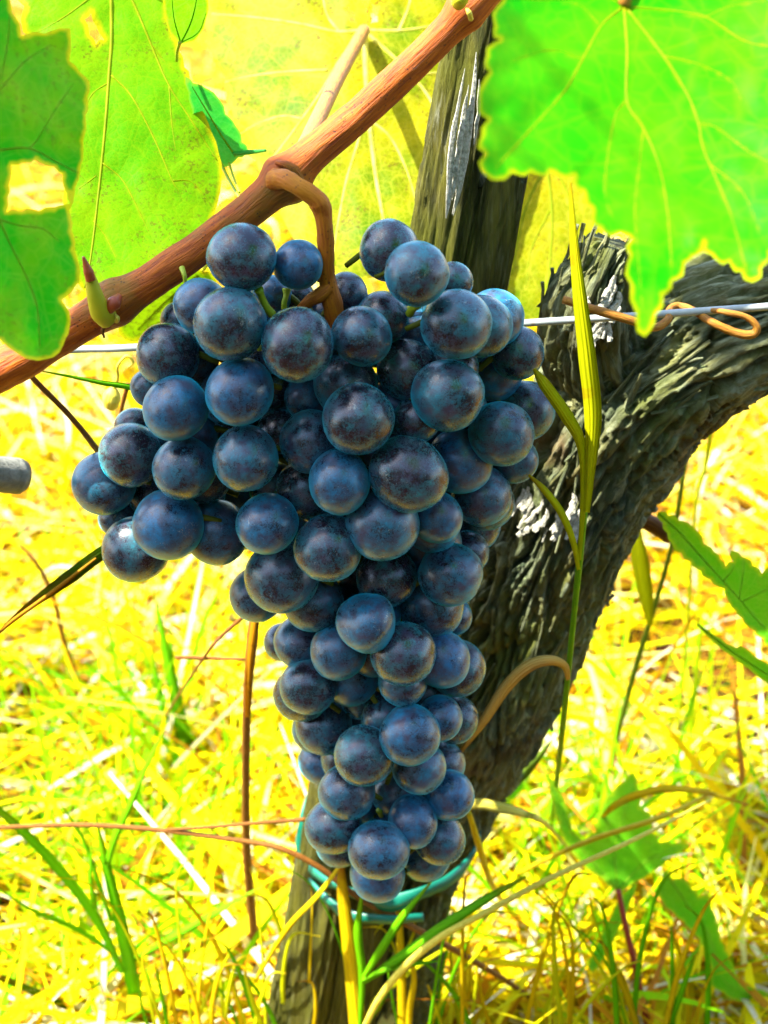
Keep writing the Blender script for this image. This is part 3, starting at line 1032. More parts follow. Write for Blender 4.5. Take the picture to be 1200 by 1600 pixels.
def band(rx, ry, dz, tl, wd, a0, a1, seed):
    a = np.linspace(a0, a1, 90)
    x = rx * np.cos(a)
    y = ry * np.sin(a)
    wob = (fbm(np.cos(a) * 2 + seed, np.sin(a) * 2, 0.2, seed) - 0.5)
    z = dz + tl * x + wob * 0.006
    c = tc + np.stack([x, y, z], 1)
    out = np.stack([np.cos(a), np.sin(a), 0 * a], 1)
    wv = wd * (0.8 + 0.5 * fbm(np.cos(a) * 3, np.sin(a) * 3 + seed, 0.7, seed + 2))
    lean = 0.5 * wob[:, None] * 3
    U = np.array((0, 0, 1.0)) + out * lean
    e = 0.00045
    V = np.stack([c - U * wv[:, None] / 2 + out * e, c + out * e * 2.2, c + U * wv[:, None] / 2 + out * e, c + U * wv[:, None] / 2 - out * e, c - U * wv[:, None] / 2 - out * e], 1).reshape(-1, 3)
    F = []
    for i in range(len(a) - 1):
        for j in range(5):
            k = (j + 1) % 5
            F.append((i * 5 + j, i * 5 + 5 + j, i * 5 + 5 + k, i * 5 + k))
    F += [(0, 1, 2, 3, 4), tuple(range(len(V) - 1, len(V) - 6, -1))]
    return V, F


mesh('loop', *band(139 * kk, 0.038, 0.017, 0.05, 0.0052, 0, 2 * math.pi, 3), M['tie'], tie)
mesh('loop', *band(137 * kk, 0.040, 0.009, -0.03, 0.0036, math.pi * 0.86, math.pi * 1.62, 8), M['tie'], tie, label='second sagging wrap on the left')
blade('loose_end', [(486, 1238, 0.462), (479, 1275, 0.455), (474, 1320, 0.452), (478, 1350, 0.45)], [12, 22, 24, 16], M['tie'], tie, fold=0.2)

# ---------------------------------------------------------------- trellis wire and the tendril on it
wire = thing('trellis_wire', 'grey trellis wire strung straight across behind the grapes and over the trunk', 'wire', P(1000, 493, 0.415))
tube('strand', [(-250, 566, 0.43), (100, 547, 0.428), (215, 543, 0.427), (600, 520, 0.425), (820, 505, 0.424), (1000, 493, 0.423), (1200, 479, 0.422), (1500, 458, 0.42)], 12, M['wire'], wire, n=120, bumps=0.06)
tend = thing('vine_tendril', 'dried brown tendril twisted round the wire with a loose loop at its end', 'tendril', P(1000, 493, 0.42))
tube('coil', [(880, 468, 0.418), (930, 484, 0.415), (985, 500, 0.414), (1020, 512, 0.416), (1043, 500, 0.42), (1046, 484, 0.427), (1060, 478, 0.43), (1085, 486, 0.426), (1110, 502, 0.419),
              (1150, 520, 0.416), (1176, 522, 0.415), (1182, 510, 0.415), (1165, 495, 0.416), (1130, 487, 0.418), (1105, 484, 0.424)], [13, 14, 14, 14, 13, 12, 12, 12, 13, 14, 14, 12, 10, 9, 7], M['tendril'], tend, n=110, bumps=0.12)

# ---------------------------------------------------------------- leaves
def pip(x, y, poly):
    n = len(poly)
    ins = np.zeros(x.shape, bool)
    j = n - 1
    for i in range(n):
        xi, yi = poly[i]
        xj, yj = poly[j]
        c = ((yi > y) != (yj > y)) & (x < (xj - xi) * (y - yi) / ((yj - yi) + 1e-12) + xi)
        ins ^= c
        j = i
    return ins


def seg_dist(x, y, line):
    d = np.full(x.shape, 1e9)
    for (x0, y0), (x1, y1) in zip(line[:-1], line[1:]):
        vx, vy = x1 - x0, y1 - y0
        t = np.clip(((x - x0) * vx + (y - y0) * vy) / (vx * vx + vy * vy + 1e-9), 0, 1)
        d = np.minimum(d, np.hypot(x - x0 - t * vx, y - y0 - t * vy))
    return d


def serrate(poly, tooth, depth_px, seed):
    """saw teeth along a smooth outline"""
    r_ = random.Random(seed)
    out = []
    n = len(poly)
    area = sum(poly[i][0] * poly[(i + 1) % n][1] - poly[(i + 1) % n][0] * poly[i][1] for i in range(n))
    sg = 1 if area > 0 else -1
    for i in range(n):
        a, b = np.array(poly[i], float), np.array(poly[(i + 1) % n], float)
        L = np.linalg.norm(b - a)
        k = max(1, int(round(L / tooth)))
        nn = np.array((b[1] - a[1], a[0] - b[0])) / (L + 1e-9) * sg
        out.append(tuple(a))
        if L < tooth * 0.6:
            continue
        for q in range(k):
            t0, t1 = q / k, (q + 1) / k
            h_ = depth_px * r_.uniform(0.5, 1.2)
            m0 = a + (b - a) * (t0 + (t1 - t0) * r_.uniform(0.5, 0.72)) + nn * h_
            out.append(tuple(a + (b - a) * (t0 + (t1 - t0) * 0.25) + nn * h_ * 0.55))
            out.append(tuple(m0))
            if q < k - 1:
                out.append(tuple(a + (b - a) * t1))
    return out


def leaf(name, poly, mapf, veins, mat, vmat, parent, holes=(), step=9.0, bulge=6.0, wave=8.0, tooth=30, tdepth=7, margin=18.0, vw=1.0, seed=1, nside=0.0, kpx=None, label=None, vein_parent=True):
    """poly, veins in leaf units (the frame's pixels for leaves seen whole); mapf(x, y, lift) -> world points"""
    po = serrate(poly, tooth, tdepth, seed) if tdepth else list(poly)
    xs = np.array([p[0] for p in po])
    ys = np.array([p[1] for p in po])
    gx, gy = np.meshgrid(np.arange(xs.min(), xs.max(), step), np.arange(ys.min(), ys.max(), step))
    gx = gx + (np.arange(gx.shape[0]) % 2)[:, None] * step / 2
    gx, gy = gx.ravel(), gy.ravel()
    rs = np.random.default_rng(seed)
    gx = gx + rs.uniform(-0.2, 0.2, gx.shape) * step
    gy = gy + rs.uniform(-0.2, 0.2, gy.shape) * step
    loops = [po] + [serrate(h_, 22, -3, seed + 3) for h_ in holes]

    def inside(x, y):
        q = pip(x, y, loops[0])
        for h_ in loops[1:]:
            q &= ~pip(x, y, h_)
        return q

    def margin_d(x, y):
        d = np.full(x.shape, 1e9)
        for lp in loops:
            d = np.minimum(d, seg_dist(x, y, list(lp) + [lp[0]]))
        return d
    ok = inside(gx, gy)
    gx, gy = gx[ok], gy[ok]
    ok = margin_d(gx, gy) > step * 0.5
    gx, gy = gx[ok], gy[ok]
    pts = [Vector(p) for lp in loops for p in lp] + [Vector((a, b)) for a, b in zip(gx, gy)]
    edges, o = [], 0
    for lp in loops:
        edges += [(o + i, o + (i + 1) % len(lp)) for i in range(len(lp))]
        o += len(lp)
    vs, _, fs, *_ = delaunay_2d_cdt(pts, edges, [], 0, 1e-4)
    vx = np.array([v.x for v in vs])
    vy = np.array([v.y for v in vs])
    cxy = np.array([[sum(vx[i] for i in f) / 3, sum(vy[i] for i in f) / 3] for f in fs])
    keep = inside(cxy[:, 0], cxy[:, 1])
    fs = [f for f, k in zip(fs, keep) if k]
    vd = np.full(vx.shape, 1e9)
    for line, wv in veins:
        vd = np.minimum(vd, seg_dist(vx, vy, line))
    md = margin_d(vx, vy)

    def lift(x, y, vd_, md_):
        b = bulge * (1 - np.exp(-(vd_ / 26.0) ** 1.3))
        wv = wave * (fbm(x * 0.011 + seed, y * 0.011, 0.3, seed, 3) - 0.5) * 2
        wv = wv + wave * 0.8 * (fbm(x * 0.035 + seed, y * 0.035, 0.8, seed + 2, 2) - 0.5) * np.exp(-md_ / 30.0) * 2
        return b + wv
    V = mapf(vx, vy, lift(vx, vy, vd, md))
    tint = np.stack([np.exp(-md / margin), np.exp(-vd / 5.0), 0 * md], 1)
    b = mesh(name, V, fs, mat, parent, attr=tint, label=label)
    k = 0
    for line, wv in veins:
        c2 = catmull(np.array(line, float), max(8, len(line) * 6))
        x, y = c2[:, 0], c2[:, 1]
        vdd = np.zeros_like(x)
        for l2, _w in veins:
            pass
        cc = mapf(x, y, lift(x, y, vdd, margin_d(x, y)))
        tt = mapf(x, y, lift(x, y, vdd, margin_d(x, y)) + 1.0)
        nn = tt - cc
        one = np.linalg.norm(nn, axis=1).mean()
        rad = np.linspace(wv, wv * 0.35, len(x)) * 0.5 * vw * (kpx or one)
        ins = inside(x, y)
        if ins.sum() < 4:
            continue
        ii = np.where(ins)[0]
        Vv, Fv = tube_vf(cc[ii[0]:ii[-1] + 1] + nn[ii[0]:ii[-1] + 1] * nside, rad[ii[0]:ii[-1] + 1], 7)
        mesh('vein', Vv, Fv, vmat, b if vein_parent else parent)
        k += 1
    return b


def sheet(Y0, x0, y0, ax=0.0, ay=0.0, cx=0.0, cy=0.0):
    """leaf surface: distance Y varies over it; lift comes towards the viewer, in px"""
    def f(x, y, l):
        X, Yp = np.asarray(x, float), np.asarray(y, float)
        Y = Y0 + ax * (X - x0) + ay * (Yp - y0) + cx * (X - x0) ** 2 + cy * (Yp - y0) ** 2 - np.asarray(l) * mpp(800, Y0)
        u = (X - 600) * KPX
        v = (800 - Yp) * KPX
        t = Y / (CP + v * SP)
        return np.stack([t * u, Y, CAM_H + t * (-SP + v * CP)], -1)
    return f


# big bright leaf, top right
mf = sheet(0.325, 975, 10, ax=0.00004, ay=-0.000125, cx=-2.0e-7)
lfA = thing('vine_leaf', 'big bright green vine leaf with yellow veins hanging into the top right corner', 'leaf', mf(975, 10, 0), 'vine leaves overhead')
polyA = [(975, -30), (955, -120), (880, -190), (800, -150), (778, -70), (786, 0), (772, 40), (782, 62), (760, 87), (765, 112), (748, 157), (763, 187), (752, 213), (758, 240), (753, 268), (768, 281), (800, 270), (860, 268),
         (897, 273), (913, 300), (927, 327), (938, 356), (968, 365), (987, 372), (984, 400), (986, 445), (994, 490), (1008, 526), (1024, 492), (1036, 462), (1050, 440), (1070, 412), (1086, 400), (1100, 378), (1112, 398),
         (1140, 408), (1158, 424), (1176, 441), (1190, 418), (1204, 392), (1260, 350), (1330, 250), (1340, 120), (1300, 0), (1240, -120), (1120, -190), (1010, -130)]
vA = [([(975, 10), (980, 80), (980, 160), (1005, 200), (1030, 260), (1043, 330), (1050, 420)], 10), ([(978, 12), (1038, 90), (1075, 150), (1092, 195), (1100, 235), (1140, 330), (1168, 430)], 9),
      ([(978, 12), (1020, 14), (1100, 26), (1165, 65), (1240, 80), (1320, 120)], 8), ([(972, 12), (940, 40), (912, 90), (880, 145), (822, 210), (775, 262)], 8), ([(970, 8), (900, -40), (820, -100)], 6), ([(978, 5), (1060, -60), (1160, -120)], 6),
      ([(978, 158), (962, 180), (950, 240), (945, 300), (960, 355)], 5), ([(1038, 88), (1090, 100), (1140, 125), (1160, 160)], 5), ([(1092, 193), (1120, 200), (1175, 240), (1240, 270)], 5), ([(938, 40), (898, 5), (820, 0)], 4),
      ([(1100, 28), (1140, 10), (1200, 0)], 4), ([(910, 92), (860, 78), (800, 95)], 4), ([(1005, 200), (1000, 250), (992, 330), (1000, 440), (1007, 515)], 4), ([(1110, 258), (1160, 300), (1195, 380)], 4)]
leaf('blade', polyA, mf, vA, M['leaf_bright'], M['vein_yellow'], lfA, bulge=5, wave=12, tooth=34, tdepth=8, margin=7, seed=3, vw=0.42)
tubeA = mf(np.array([975.]), np.array([10.]), np.array([0.]))[0]
c = catmull(np.array([tubeA, tubeA + (0.004, 0.012, 0.02), tubeA + (0.02, 0.03, 0.07), tubeA + (0.06, 0.05, 0.14)]), 20)
mesh('petiole', *tube_vf(c, 0.0014, 8), M['petiole'], lfA)

# pale leaf upper left, behind the cane
mf = sheet(0.455, 170, 200, ax=0.00004, ay=-0.00014, cx=1.2e-7)
lfB = thing('vine_leaf', 'large yellow green vine leaf seen from below, hanging behind the cane on the upper left', 'leaf', mf(173, -70, 0), 'vine leaves overhead')
polyB = [(172, -50), (120, -140), (30, -130), (10, -40), (38, 10), (36, 50), (52, 62), (90, 90), (100, 150), (100, 260), (104, 360), (120, 440), (150, 470), (200, 450), (260, 410), (310, 372), (336, 330), (346, 282), (342, 240), (330, 205),
         (312, 168), (296, 130), (280, 80), (262, 30), (256, -10), (290, -60), (270, -130), (215, -130)]
vB = [([(173, -40), (174, 60), (170, 120), (164, 200), (155, 290), (142, 400), (132, 450)], 9), ([(180, -40), (206, 0), (232, 60), (262, 130), (300, 190), (340, 252)], 7), ([(174, 118), (205, 150), (240, 215), (268, 280), (280, 300)], 5),
      ([(160, 255), (190, 280), (215, 325), (235, 370)], 4), ([(146, 345), (165, 370), (182, 405)], 3), ([(168, 130), (142, 150), (120, 200)], 4), ([(150, 275), (130, 290), (112, 300)], 3), ([(172, -30), (130, 5), (95, 30), (50, 55)], 5),
      ([(232, 62), (256, 95), (276, 112)], 3), ([(264, 132), (268, 190), (275, 240)], 3), ([(270, 282), (300, 285), (330, 320)], 3)]
leaf('blade', polyB, mf, vB, M['leaf_pale'], M['vein_yellow'], lfB, holes=[[(132, 30), (142, 20), (150, 40), (163, 62), (150, 70), (140, 55)]], bulge=4, wave=8, tooth=34, tdepth=4, margin=10, seed=5, vw=0.6)
b0 = mf(np.array([173.]), np.array([-48.]), np.array([0.]))[0]
mesh('petiole', *tube_vf(catmull(np.array([b0, b0 + (0.0, -0.006, 0.02), b0 + (0.02, -0.02, 0.05), b0 + (0.05, -0.02, 0.11)]), 18), 0.0013, 8), M['petiole'], lfB)

# dark nearer leaf at the left edge, with a window eaten through it
mf = sheet(0.335, 0, 300, ax=0.00010, ay=-0.00006)
lfC = thing('vine_leaf', 'dark green vine leaf at the left edge with a square hole eaten through it', 'leaf', mf(-40, 240, 0), 'vine leaves overhead')
polyC = [(-40, -60), (5, -30), (20, 20), (33, 56), (70, 52), (110, 44), (108, 95), (124, 112), (140, 126), (134, 180), (126, 260), (118, 292), (108, 330), (116, 390), (124, 440), (96, 470), (110, 500), (102, 530), (84, 558), (40, 560), (0, 530),
         (-60, 560), (-160, 500), (-200, 380), (-190, 200), (-140, 60), (-90, -30)]
vC = [([(-60, 240), (0, 234), (46, 232), (90, 254), (122, 270)], 6), ([(46, 232), (60, 215), (90, 165), (115, 130)], 3), ([(-60, 250), (-20, 300), (2, 350), (15, 380), (40, 430), (58, 480), (62, 540)], 6), ([(-10, 340), (30, 352), (68, 358), (95, 380)], 4),
      ([(-60, 235), (-10, 150), (10, 80), (15, 20)], 5), ([(-60, 245), (-120, 330), (-150, 430)], 5), ([(0, 140), (40, 95), (80, 70)], 3)]
leaf('blade', polyC, mf, vC, M['leaf_dark'], M['vein_green'], lfC, holes=[[(17, 258), (55, 250), (84, 260), (98, 272), (104, 300), (110, 318), (60, 330), (10, 331), (14, 290)]], bulge=5, wave=10, tooth=36, tdepth=4, margin=7, seed=8, vw=0.6)
b0 = mf(np.array([-60.]), np.array([240.]), np.array([0.]))[0]
mesh('petiole', *tube_vf(catmull(np.array([b0, b0 + (-0.006, 0.012, 0.01), b0 + (-0.02, 0.03, 0.05), b0 + (-0.03, 0.05, 0.12)]), 18), 0.0013, 8), M['petiole'], lfC)

# ---------------------------------------------------------------- vine cane with its own leaf and buds
cb = P(440, 282, 0.405)
cane = thing('vine_cane', 'smooth orange brown vine cane crossing diagonally above the grapes', 'cane', cb)
cp = [(-160, 655, 76, 0.392), (0, 578, 72, 0.395), (90, 527, 68, 0.397), (150, 492, 66, 0.398), (178, 474, 82, 0.398), (215, 452, 64, 0.399), (300, 396, 60, 0.401), (380, 336, 60, 0.403), (420, 303, 66, 0.404), (446, 280, 90, 0.405), (480, 248, 62, 0.406),
      (560, 180, 58, 0.408), (640, 106, 54, 0.410), (700, 46, 56, 0.412), (728, 16, 72, 0.413), (760, -14, 58, 0.414), (860, -120, 50, 0.418), (1000, -300, 44, 0.43)]
n = 240
c = catmull(pts3([(a, b, d) for a, b, _, d in cp]), n)
r = catmull(np.array([[0.46 * w_ * mpp(b, d)] * 3 for a, b, w_, d in cp]), n)[:, 0]
V, F = tube_vf(c, r, 32, True, 0.10, 4)
mesh('cane_rod', V, F, M['cane'], cane, attr=FLOW, attrname='flow')
# petiole stump, bud and scales at the left node
tube('petiole_stump', [(168, 498, 0.390), (157, 486, 0.388), (148, 460, 0.387), (140, 430, 0.387), (131, 404, 0.386)], [34, 34, 26, 17, 6], M['stump'], cane, bumps=0.06)
tube('stump_tip', [(142, 438, 0.3855), (138, 424, 0.3855), (130, 401, 0.3855)], [15, 16, 4], M['red'], cane)
tube('bud', [(186, 464, 0.391), (178, 474, 0.388), (170, 486, 0.388)], [12, 24, 13], M['red'], cane, n=14, bumps=0.1)
tube('resin_drop', [(180, 492, 0.3885), (184, 497, 0.3875), (182, 502, 0.3885), (176, 499, 0.3885)], [4, 7, 7, 4], M['strawstem'], cane)
tube('bud_scale', [(165, 508, 0.392), (160, 516, 0.392), (163, 528, 0.392)], [8, 6, 3], M['brownstem'], cane)
tube('node_ridge', [(432, 254, 0.4005), (448, 258, 0.399), (462, 268, 0.399), (470, 284, 0.4005), (466, 300, 0.403)], [10, 15, 17, 15, 8], M['cane'], cane, bumps=0.35, squash=0.8)
tube('bud', [(716, 6, 0.405), (722, -4, 0.402), (735, -12, 0.402)], [22, 26, 10], M['stump'], cane, n=12)
tube('bud_scale', [(736, 30, 0.402), (733, 20, 0.4), (728, 12, 0.401)], [8, 9, 3], M['strawstem'], cane)
tube('side_shoot', [(284, 418, 0.39), (288, 430, 0.388), (290, 445, 0.388)], [9, 7, 6], M['pedicel'], cane)
# thin brown stem hanging from the cane
tube('leaf_stalk', [(40, 578, 0.398), (60, 600, 0.402), (100, 640, 0.406), (128, 672, 0.408), (154, 706, 0.412)], [8, 9, 9, 9, 10], M['brownstem'], cane)
# the petiole and the yellow leaf it carries
tube('petiole', [(468, 248, 0.408), (486, 210, 0.435), (515, 148, 0.482), (545, 90, 0.532), (569, 48, 0.580)], [30, 27, 24, 22, 20], M['petiole'], cane, bumps=0.04)
mf = sheet(0.585, 570, 46, ax=-0.00001, ay=-0.00020, cx=3e-7)
polyE = [(572, 30), (556, -30), (500, -90), (400, -110), (340, -60), (322, 20), (328, 80), (352, 120), (362, 170), (372, 225), (400, 250), (432, 300), (446, 350), (480, 395), (520, 420), (560, 440), (600, 420), (640, 400), (668, 372),
         (690, 300), (700, 230), (740, 180), (790, 110), (800, 20), (770, -70), (690, -120), (620, -90), (590, -40)]
vE = [([(570, 50), (572, 120), (578, 200), (588, 280), (600, 350), (606, 415)], 11), ([(572, 52), (610, 85), (650, 125), (680, 170), (700, 225)], 9), ([(566, 52), (535, 90), (505, 140), (470, 190), (440, 230), (420, 255)], 9), ([(568, 48), (525, 50), (470, 38), (400, 28), (330, 22)], 9),
      ([(572, 48), (625, 48), (680, 40), (780, 20)], 8), ([(530, 50), (510, 20), (500, -40)], 6), ([(624, 47), (640, 5), (650, -60)], 6), ([(512, 110), (460, 112), (400, 118), (345, 130)], 7), ([(472, 186), (440, 182), (400, 195), (375, 210)], 5),
      ([(574, 150), (560, 220), (542, 280), (530, 340), (520, 400)], 6), ([(580, 190), (610, 215), (635, 265), (655, 330)], 6), ([(640, 115), (665, 115), (700, 112)], 5)]
lfE = leaf('leaf', polyE, mf, vE, M['leaf_yellow'], M['vein_pale'], cane, holes=[[(534, 12), (545, 8), (556, 20), (558, 36), (546, 34)], [(580, 4), (596, 8), (590, 34), (578, 42)]], bulge=4, wave=10, tooth=38, tdepth=5, margin=8, seed=12, vw=0.75,
           label='large sunlit yellow leaf behind the cane')

# leaf right of the stake, behind it
mf = sheet(0.56, 860, 380, ax=0.00002, ay=-0.00018)
lfF = thing('vine_leaf', 'yellow green vine leaf tip showing between the stake and the trunk stub', 'leaf', mf(850, 260, 0), 'vine leaves overhead')
polyF = [(850, 200), (790, 215), (770, 300), (776, 400), (786, 470), (815, 505), (852, 498), (886, 470), (905, 430), (918, 400), (940, 372), (945, 320), (925, 260), (890, 215)]
vF = [([(850, 230), (862, 330), (858, 420), (846, 495)], 5), ([(850, 232), (885, 300), (893, 360), (895, 420)], 4), ([(852, 260), (820, 330), (800, 430)], 4), ([(858, 330), (830, 390), (822, 450)], 3)]
leaf('blade', polyF, mf, vF, M['leaf_yellow'], M['vein_yellow'], lfF, bulge=4, wave=6, tooth=26, tdepth=5, margin=9, seed=15)
b0 = mf(np.array([850.]), np.array([215.]), np.array([0.]))[0]
mesh('petiole', *tube_vf(catmull(np.array([b0, b0 + (0.0, 0.006, 0.012), b0 + (0.012, 0.012, 0.06), b0 + (0.03, 0.0, 0.14)]), 18), 0.0012, 8), M['petiole'], lfF)

# small leaves upper left of centre
mf = sheet(0.452, 290, 30, ax=0.0001, ay=0.0002)
lfG = thing('vine_leaf', 'small folded green leaf at the top edge, right of the large yellow green leaf', 'leaf', mf(280, 68, 0), 'vine leaves overhead')
polyG = [(282, 69), (264, 50), (256, 14), (252, -40), (285, -60), (322, -30), (326, 15), (318, 45), (304, 64)]
leaf('blade', polyG, mf, [([(282, 68), (296, 40), (305, 10), (310, -30)], 3), ([(282, 66), (272, 30), (268, -10)], 2.5), ([(284, 66), (310, 50), (322, 20)], 2.5)], M['leaf_green'], M['vein_green'], lfG, bulge=5, wave=5, tooth=60, tdepth=1, margin=4, seed=17, step=6)
tube('petiole', [(281, 66, 0.455), (277, 80, 0.46), (276, 95, 0.466)], [6, 5, 5], M['pedicel'], lfG)
mf = sheet(0.47, 340, 190, ax=0.0001, ay=0.0001)
lfH = thing('vine_leaf', 'bluish green leaf peeping out behind the right edge of the large yellow green leaf', 'leaf', mf(360, 240, 0), 'vine leaves overhead')
polyH = [(372, 246), (350, 262), (325, 230), (300, 170), (290, 120), (302, 130), (322, 138), (340, 152), (352, 178), (368, 196), (378, 222), (388, 236)]
leaf('blade', polyH, mf, [([(368, 244), (345, 210), (318, 165), (300, 135)], 3)], M['leaf_teal'], M['vein_green'], lfH, bulge=5, wave=5, tooth=24, tdepth=3, margin=3, seed=19, step=6)
tube('petiole', [(366, 240, 0.472), (388, 238, 0.468), (415, 235, 0.464)], [7, 8, 4], M['leaf_teal'], lfH)
tube('stalk', [(345, 255, 0.474), (360, 285, 0.465), (376, 312, 0.45)], [5, 5, 5], M['pedicel'], lfH)
tube('stalk', [(358, 255, 0.474), (366, 280, 0.465), (374, 300, 0.45)], [4, 4, 4], M['pedicel'], lfH)
# leaf showing under the cane, left
mf = sheet(0.49, 250, 500, ax=0.0, ay=0.0001)
lfJ = thing('vine_leaf', 'pale green leaf scrap showing under the cane beside the top left grapes', 'leaf', mf(240, 430, 0), 'vine leaves overhead')
polyJ = [(300, 420), (240, 440), (195, 490), (185, 520), (210, 535), (235, 520), (262, 524), (300, 505), (340, 470), (335, 430)]
leaf('blade', polyJ, mf, [([(310, 430), (260, 470), (215, 515)], 4), ([(270, 462), (262, 490), (255, 515)], 3)], M['leaf_pale'], M['vein_yellow'], lfJ, bulge=4, wave=6, tooth=22, tdepth=4, margin=6, seed=21, step=7)
tube('petiole', [(312, 428, 0.486), (330, 405, 0.47), (346, 372, 0.44)], [6, 6, 6], M['pedicel'], lfJ)

# ---------------------------------------------------------------- grapes
GR = """378 402 51 1|465 414 38 2|315 478 42 1|360 506 56 0|464 538 56 0|565 525 46 1|597 496 41 2|608 391 47 1|651 428 49 0|713 507 55 0|752 510 46 1|772 497 44 2|708 440 30 2|262 555 50 1|275 638 50 0|375 612 51 0
540 603 48 1|638 578 47 1|560 654 55 0|700 617 54 0|651 655 36 1|773 588 40 2|808 552 41 2|783 678 50 1|820 642 46 2|205 711 49 1|288 731 47 0|383 716 50 0|163 755 49 2|211 668 30 2|235 605 30 2|263 820 54 0|337 831 50 1|212 858 51 1
186 808 30 3|418 818 47 0|486 690 46 1.5|436 674 34 3|530 753 49 0|637 740 59 0|718 721 50 1|475 765 44 2|752 774 47 2|762 787 40 3|597 819 55 0|682 808 39 1|512 857 51 0|671 848 48 2|441 900 56 0|402 928 43 1|604 903 46 2|704 897 48 1|730 863 33 2
490 940 46 1|575 973 47 0|673 947 50 2|706 963 31 3|630 1022 49 0|530 1017 43 1|468 1003 40 2|444 1003 30 3|550 1060 42 2|629 1066 38 1|656 1082 42 2|714 1044 43 2|688 1010 28 3|482 1073 43 1|471 1085 42 2|568 1088 36 3|507 1135 44 2
492 1140 36 3|640 1148 47 0|686 1123 36 1|710 1125 37 2|570 1180 47 0|655 1199 41 1|688 1195 38 2|503 1190 36 3|542 1238 42 1|618 1237 38 2|702 1243 38 1.5|645 1283 39 1|521 1292 43 1|592 1328 45 0|686 1310 40 2|665 1337 38 3|591 1368 41 2
530 1318 36 3|566 1255 30 3|424 462 30 3|464 464 27 4|282 500 30 3|480 622 36 3|652 522 38 3|708 577 40 2|804 718 36 3|600 700 40 3|430 600 40 3.5|520 680 40 3|330 690 40 3.5|310 770 40 3.5|360 770 40 3.5|560 890 40 3.5|620 870 40 3.5|560 1010 40 3.5|430 760 40 3.5
604 1272 36 3.5|560 1140 34 3.5|598 1100 30 3.2|740 820 40 3.5|596 1270 30 3.5|600 1120 36 3.5|560 1120 36 3.5|620 1180 36 3.5|590 1290 36 3.5|640 1310 36 3.5|700 680 44 3|460 850 40 3|640 960 40 3.5|690 1080 34 3.5|300 560 40 3|240 770 40 3.5|280 680 40 3.5|540 460 34 3.5"""
glist = [tuple(float(q) for q in s.split()) for s in GR.replace('\n', '|').split('|')]
AX_Y = 0.386
axis_px = [(430, 500), (560, 500), (640, 510), (880, 570), (1000, 585), (1150, 595), (1300, 605), (1420, 605)]


def grape_solve():
    out = []
    for cx, cy, rp, Lr in sorted(glist, key=lambda g: (g[3], g[1])):
        t = depth(cy, AX_Y) + (Lr - 1.5) * 0.008
        # the bunch is round: its flanks lie further back
        half = 330 if cy < 880 else 170
        ac = np.interp(cy, [a for a, _ in axis_px], [b for _, b in axis_px])
        t += 0.018 * min(1.0, abs(cx - ac) / half) ** 2 - (0.006 if cy < 900 else 0.0)
        for X, Y, T_, Rr in out:
            d = math.hypot((cx * KPX * t) - X * KPX * t, (cy - Y) * KPX * t)
            rs = 0.90 * (rp * KPX * t + Rr)
            if d < rs:
                t = max(t, T_ + 0.96 * math.sqrt(rs * rs - d * d))
        out.append((cx, cy, t, rp * KPX * t))
    return out


solved = grape_solve()
world = []
for cx, cy, t, rr in solved:
    Y = t * (CP + (800 - cy) * KPX * SP)
    world.append((P(cx, cy, Y), rr, (cx, cy)))
# berries on the far side, inside the outline of those in front
front_c = [(g[0], g[1], g[2]) for g in glist]
tries = 0
extra = 0
r2 = random.Random(3)
while tries < 16000 and extra < 90:
    tries += 1
    cy = r2.uniform(470, 1340)
    ac = float(np.interp(cy, [a for a, _ in axis_px], [b for _, b in axis_px]))
    cx = ac + r2.uniform(-330, 260)
    rp = r2.uniform(36, 46)
    ok = True
    for q in range(12):
        a = q * math.pi / 6
        x, y = cx + rp * math.cos(a), cy + rp * math.sin(a)
        if not any((x - g[0]) ** 2 + (y - g[1]) ** 2 < (g[2] - 1) ** 2 for g in front_c):
            ok = False
            break
    if not ok:
        continue
    Y = AX_Y + r2.uniform(0.000, 0.034)
    p = P(cx, cy, Y)
    rr = rp * mpp(cy, Y)
    if any(np.linalg.norm(p - q) < 0.86 * (rr + s) for q, s, _ in world):
        continue
    world.append((p, rr, (cx, cy)))
    extra += 1


def berry_mesh(seed, special=False):
    nu, nv = 40, 26
    V = [(0, 0, 1.0)]
    for i in range(1, nv):
        ph = math.pi * i / nv
        for j in range(nu):
            a = 2 * math.pi * j / nu
            V.append((math.sin(ph) * math.cos(a), math.sin(ph) * math.sin(a), math.cos(ph)))
    V.append((0, 0, -1.0))
    V = np.array(V)
    k = 1 + 0.12 * (fbm(V[:, 0] * 0.9 + 7, V[:, 1] * 0.9 + 7, V[:, 2] * 0.9 + 7, seed, 2) - 0.5) + 0.02 * (fbm(V[:, 0] * 3 + 7, V[:, 1] * 3 + 7, V[:, 2] * 3 + 7, seed + 4, 2) - 0.5)
    if special:
        k = k * (1 + 0.10 * np.cos(3 * np.arctan2(V[:, 0], V[:, 1])) * (1 - V[:, 2] ** 2) - 0.04)
    rho = np.hypot(V[:, 0], V[:, 1])
    tip = (V[:, 2] < 0)
    k = k - 0.035 * np.exp(-(rho / 0.16) ** 2) * tip + 0.04 * np.exp(-(rho / 0.035) ** 2) * tip - 0.05 * np.exp(-(rho / 0.2) ** 2) * (~tip)
    V = V * k[:, None]
    F = [(0, 1 + j, 1 + (j + 1) % nu) for j in range(nu)]
    for i in range(nv - 2):
        for j in range(nu):
            q = (j + 1) % nu
            F.append((1 + i * nu + j, 1 + (i + 1) * nu + j, 1 + (i + 1) * nu + q, 1 + i * nu + q))
    b = 1 + (nv - 2) * nu
    F += [(len(V) - 1, b + (j + 1) % nu, b + j) for j in range(nu)]
    me = bpy.data.meshes.new('grape')
    me.from_pydata(V.tolist(), [], F)
    me.polygons.foreach_set('use_smooth', np.ones(len(F), bool))
    me.materials.append(M['grape'])
    return me


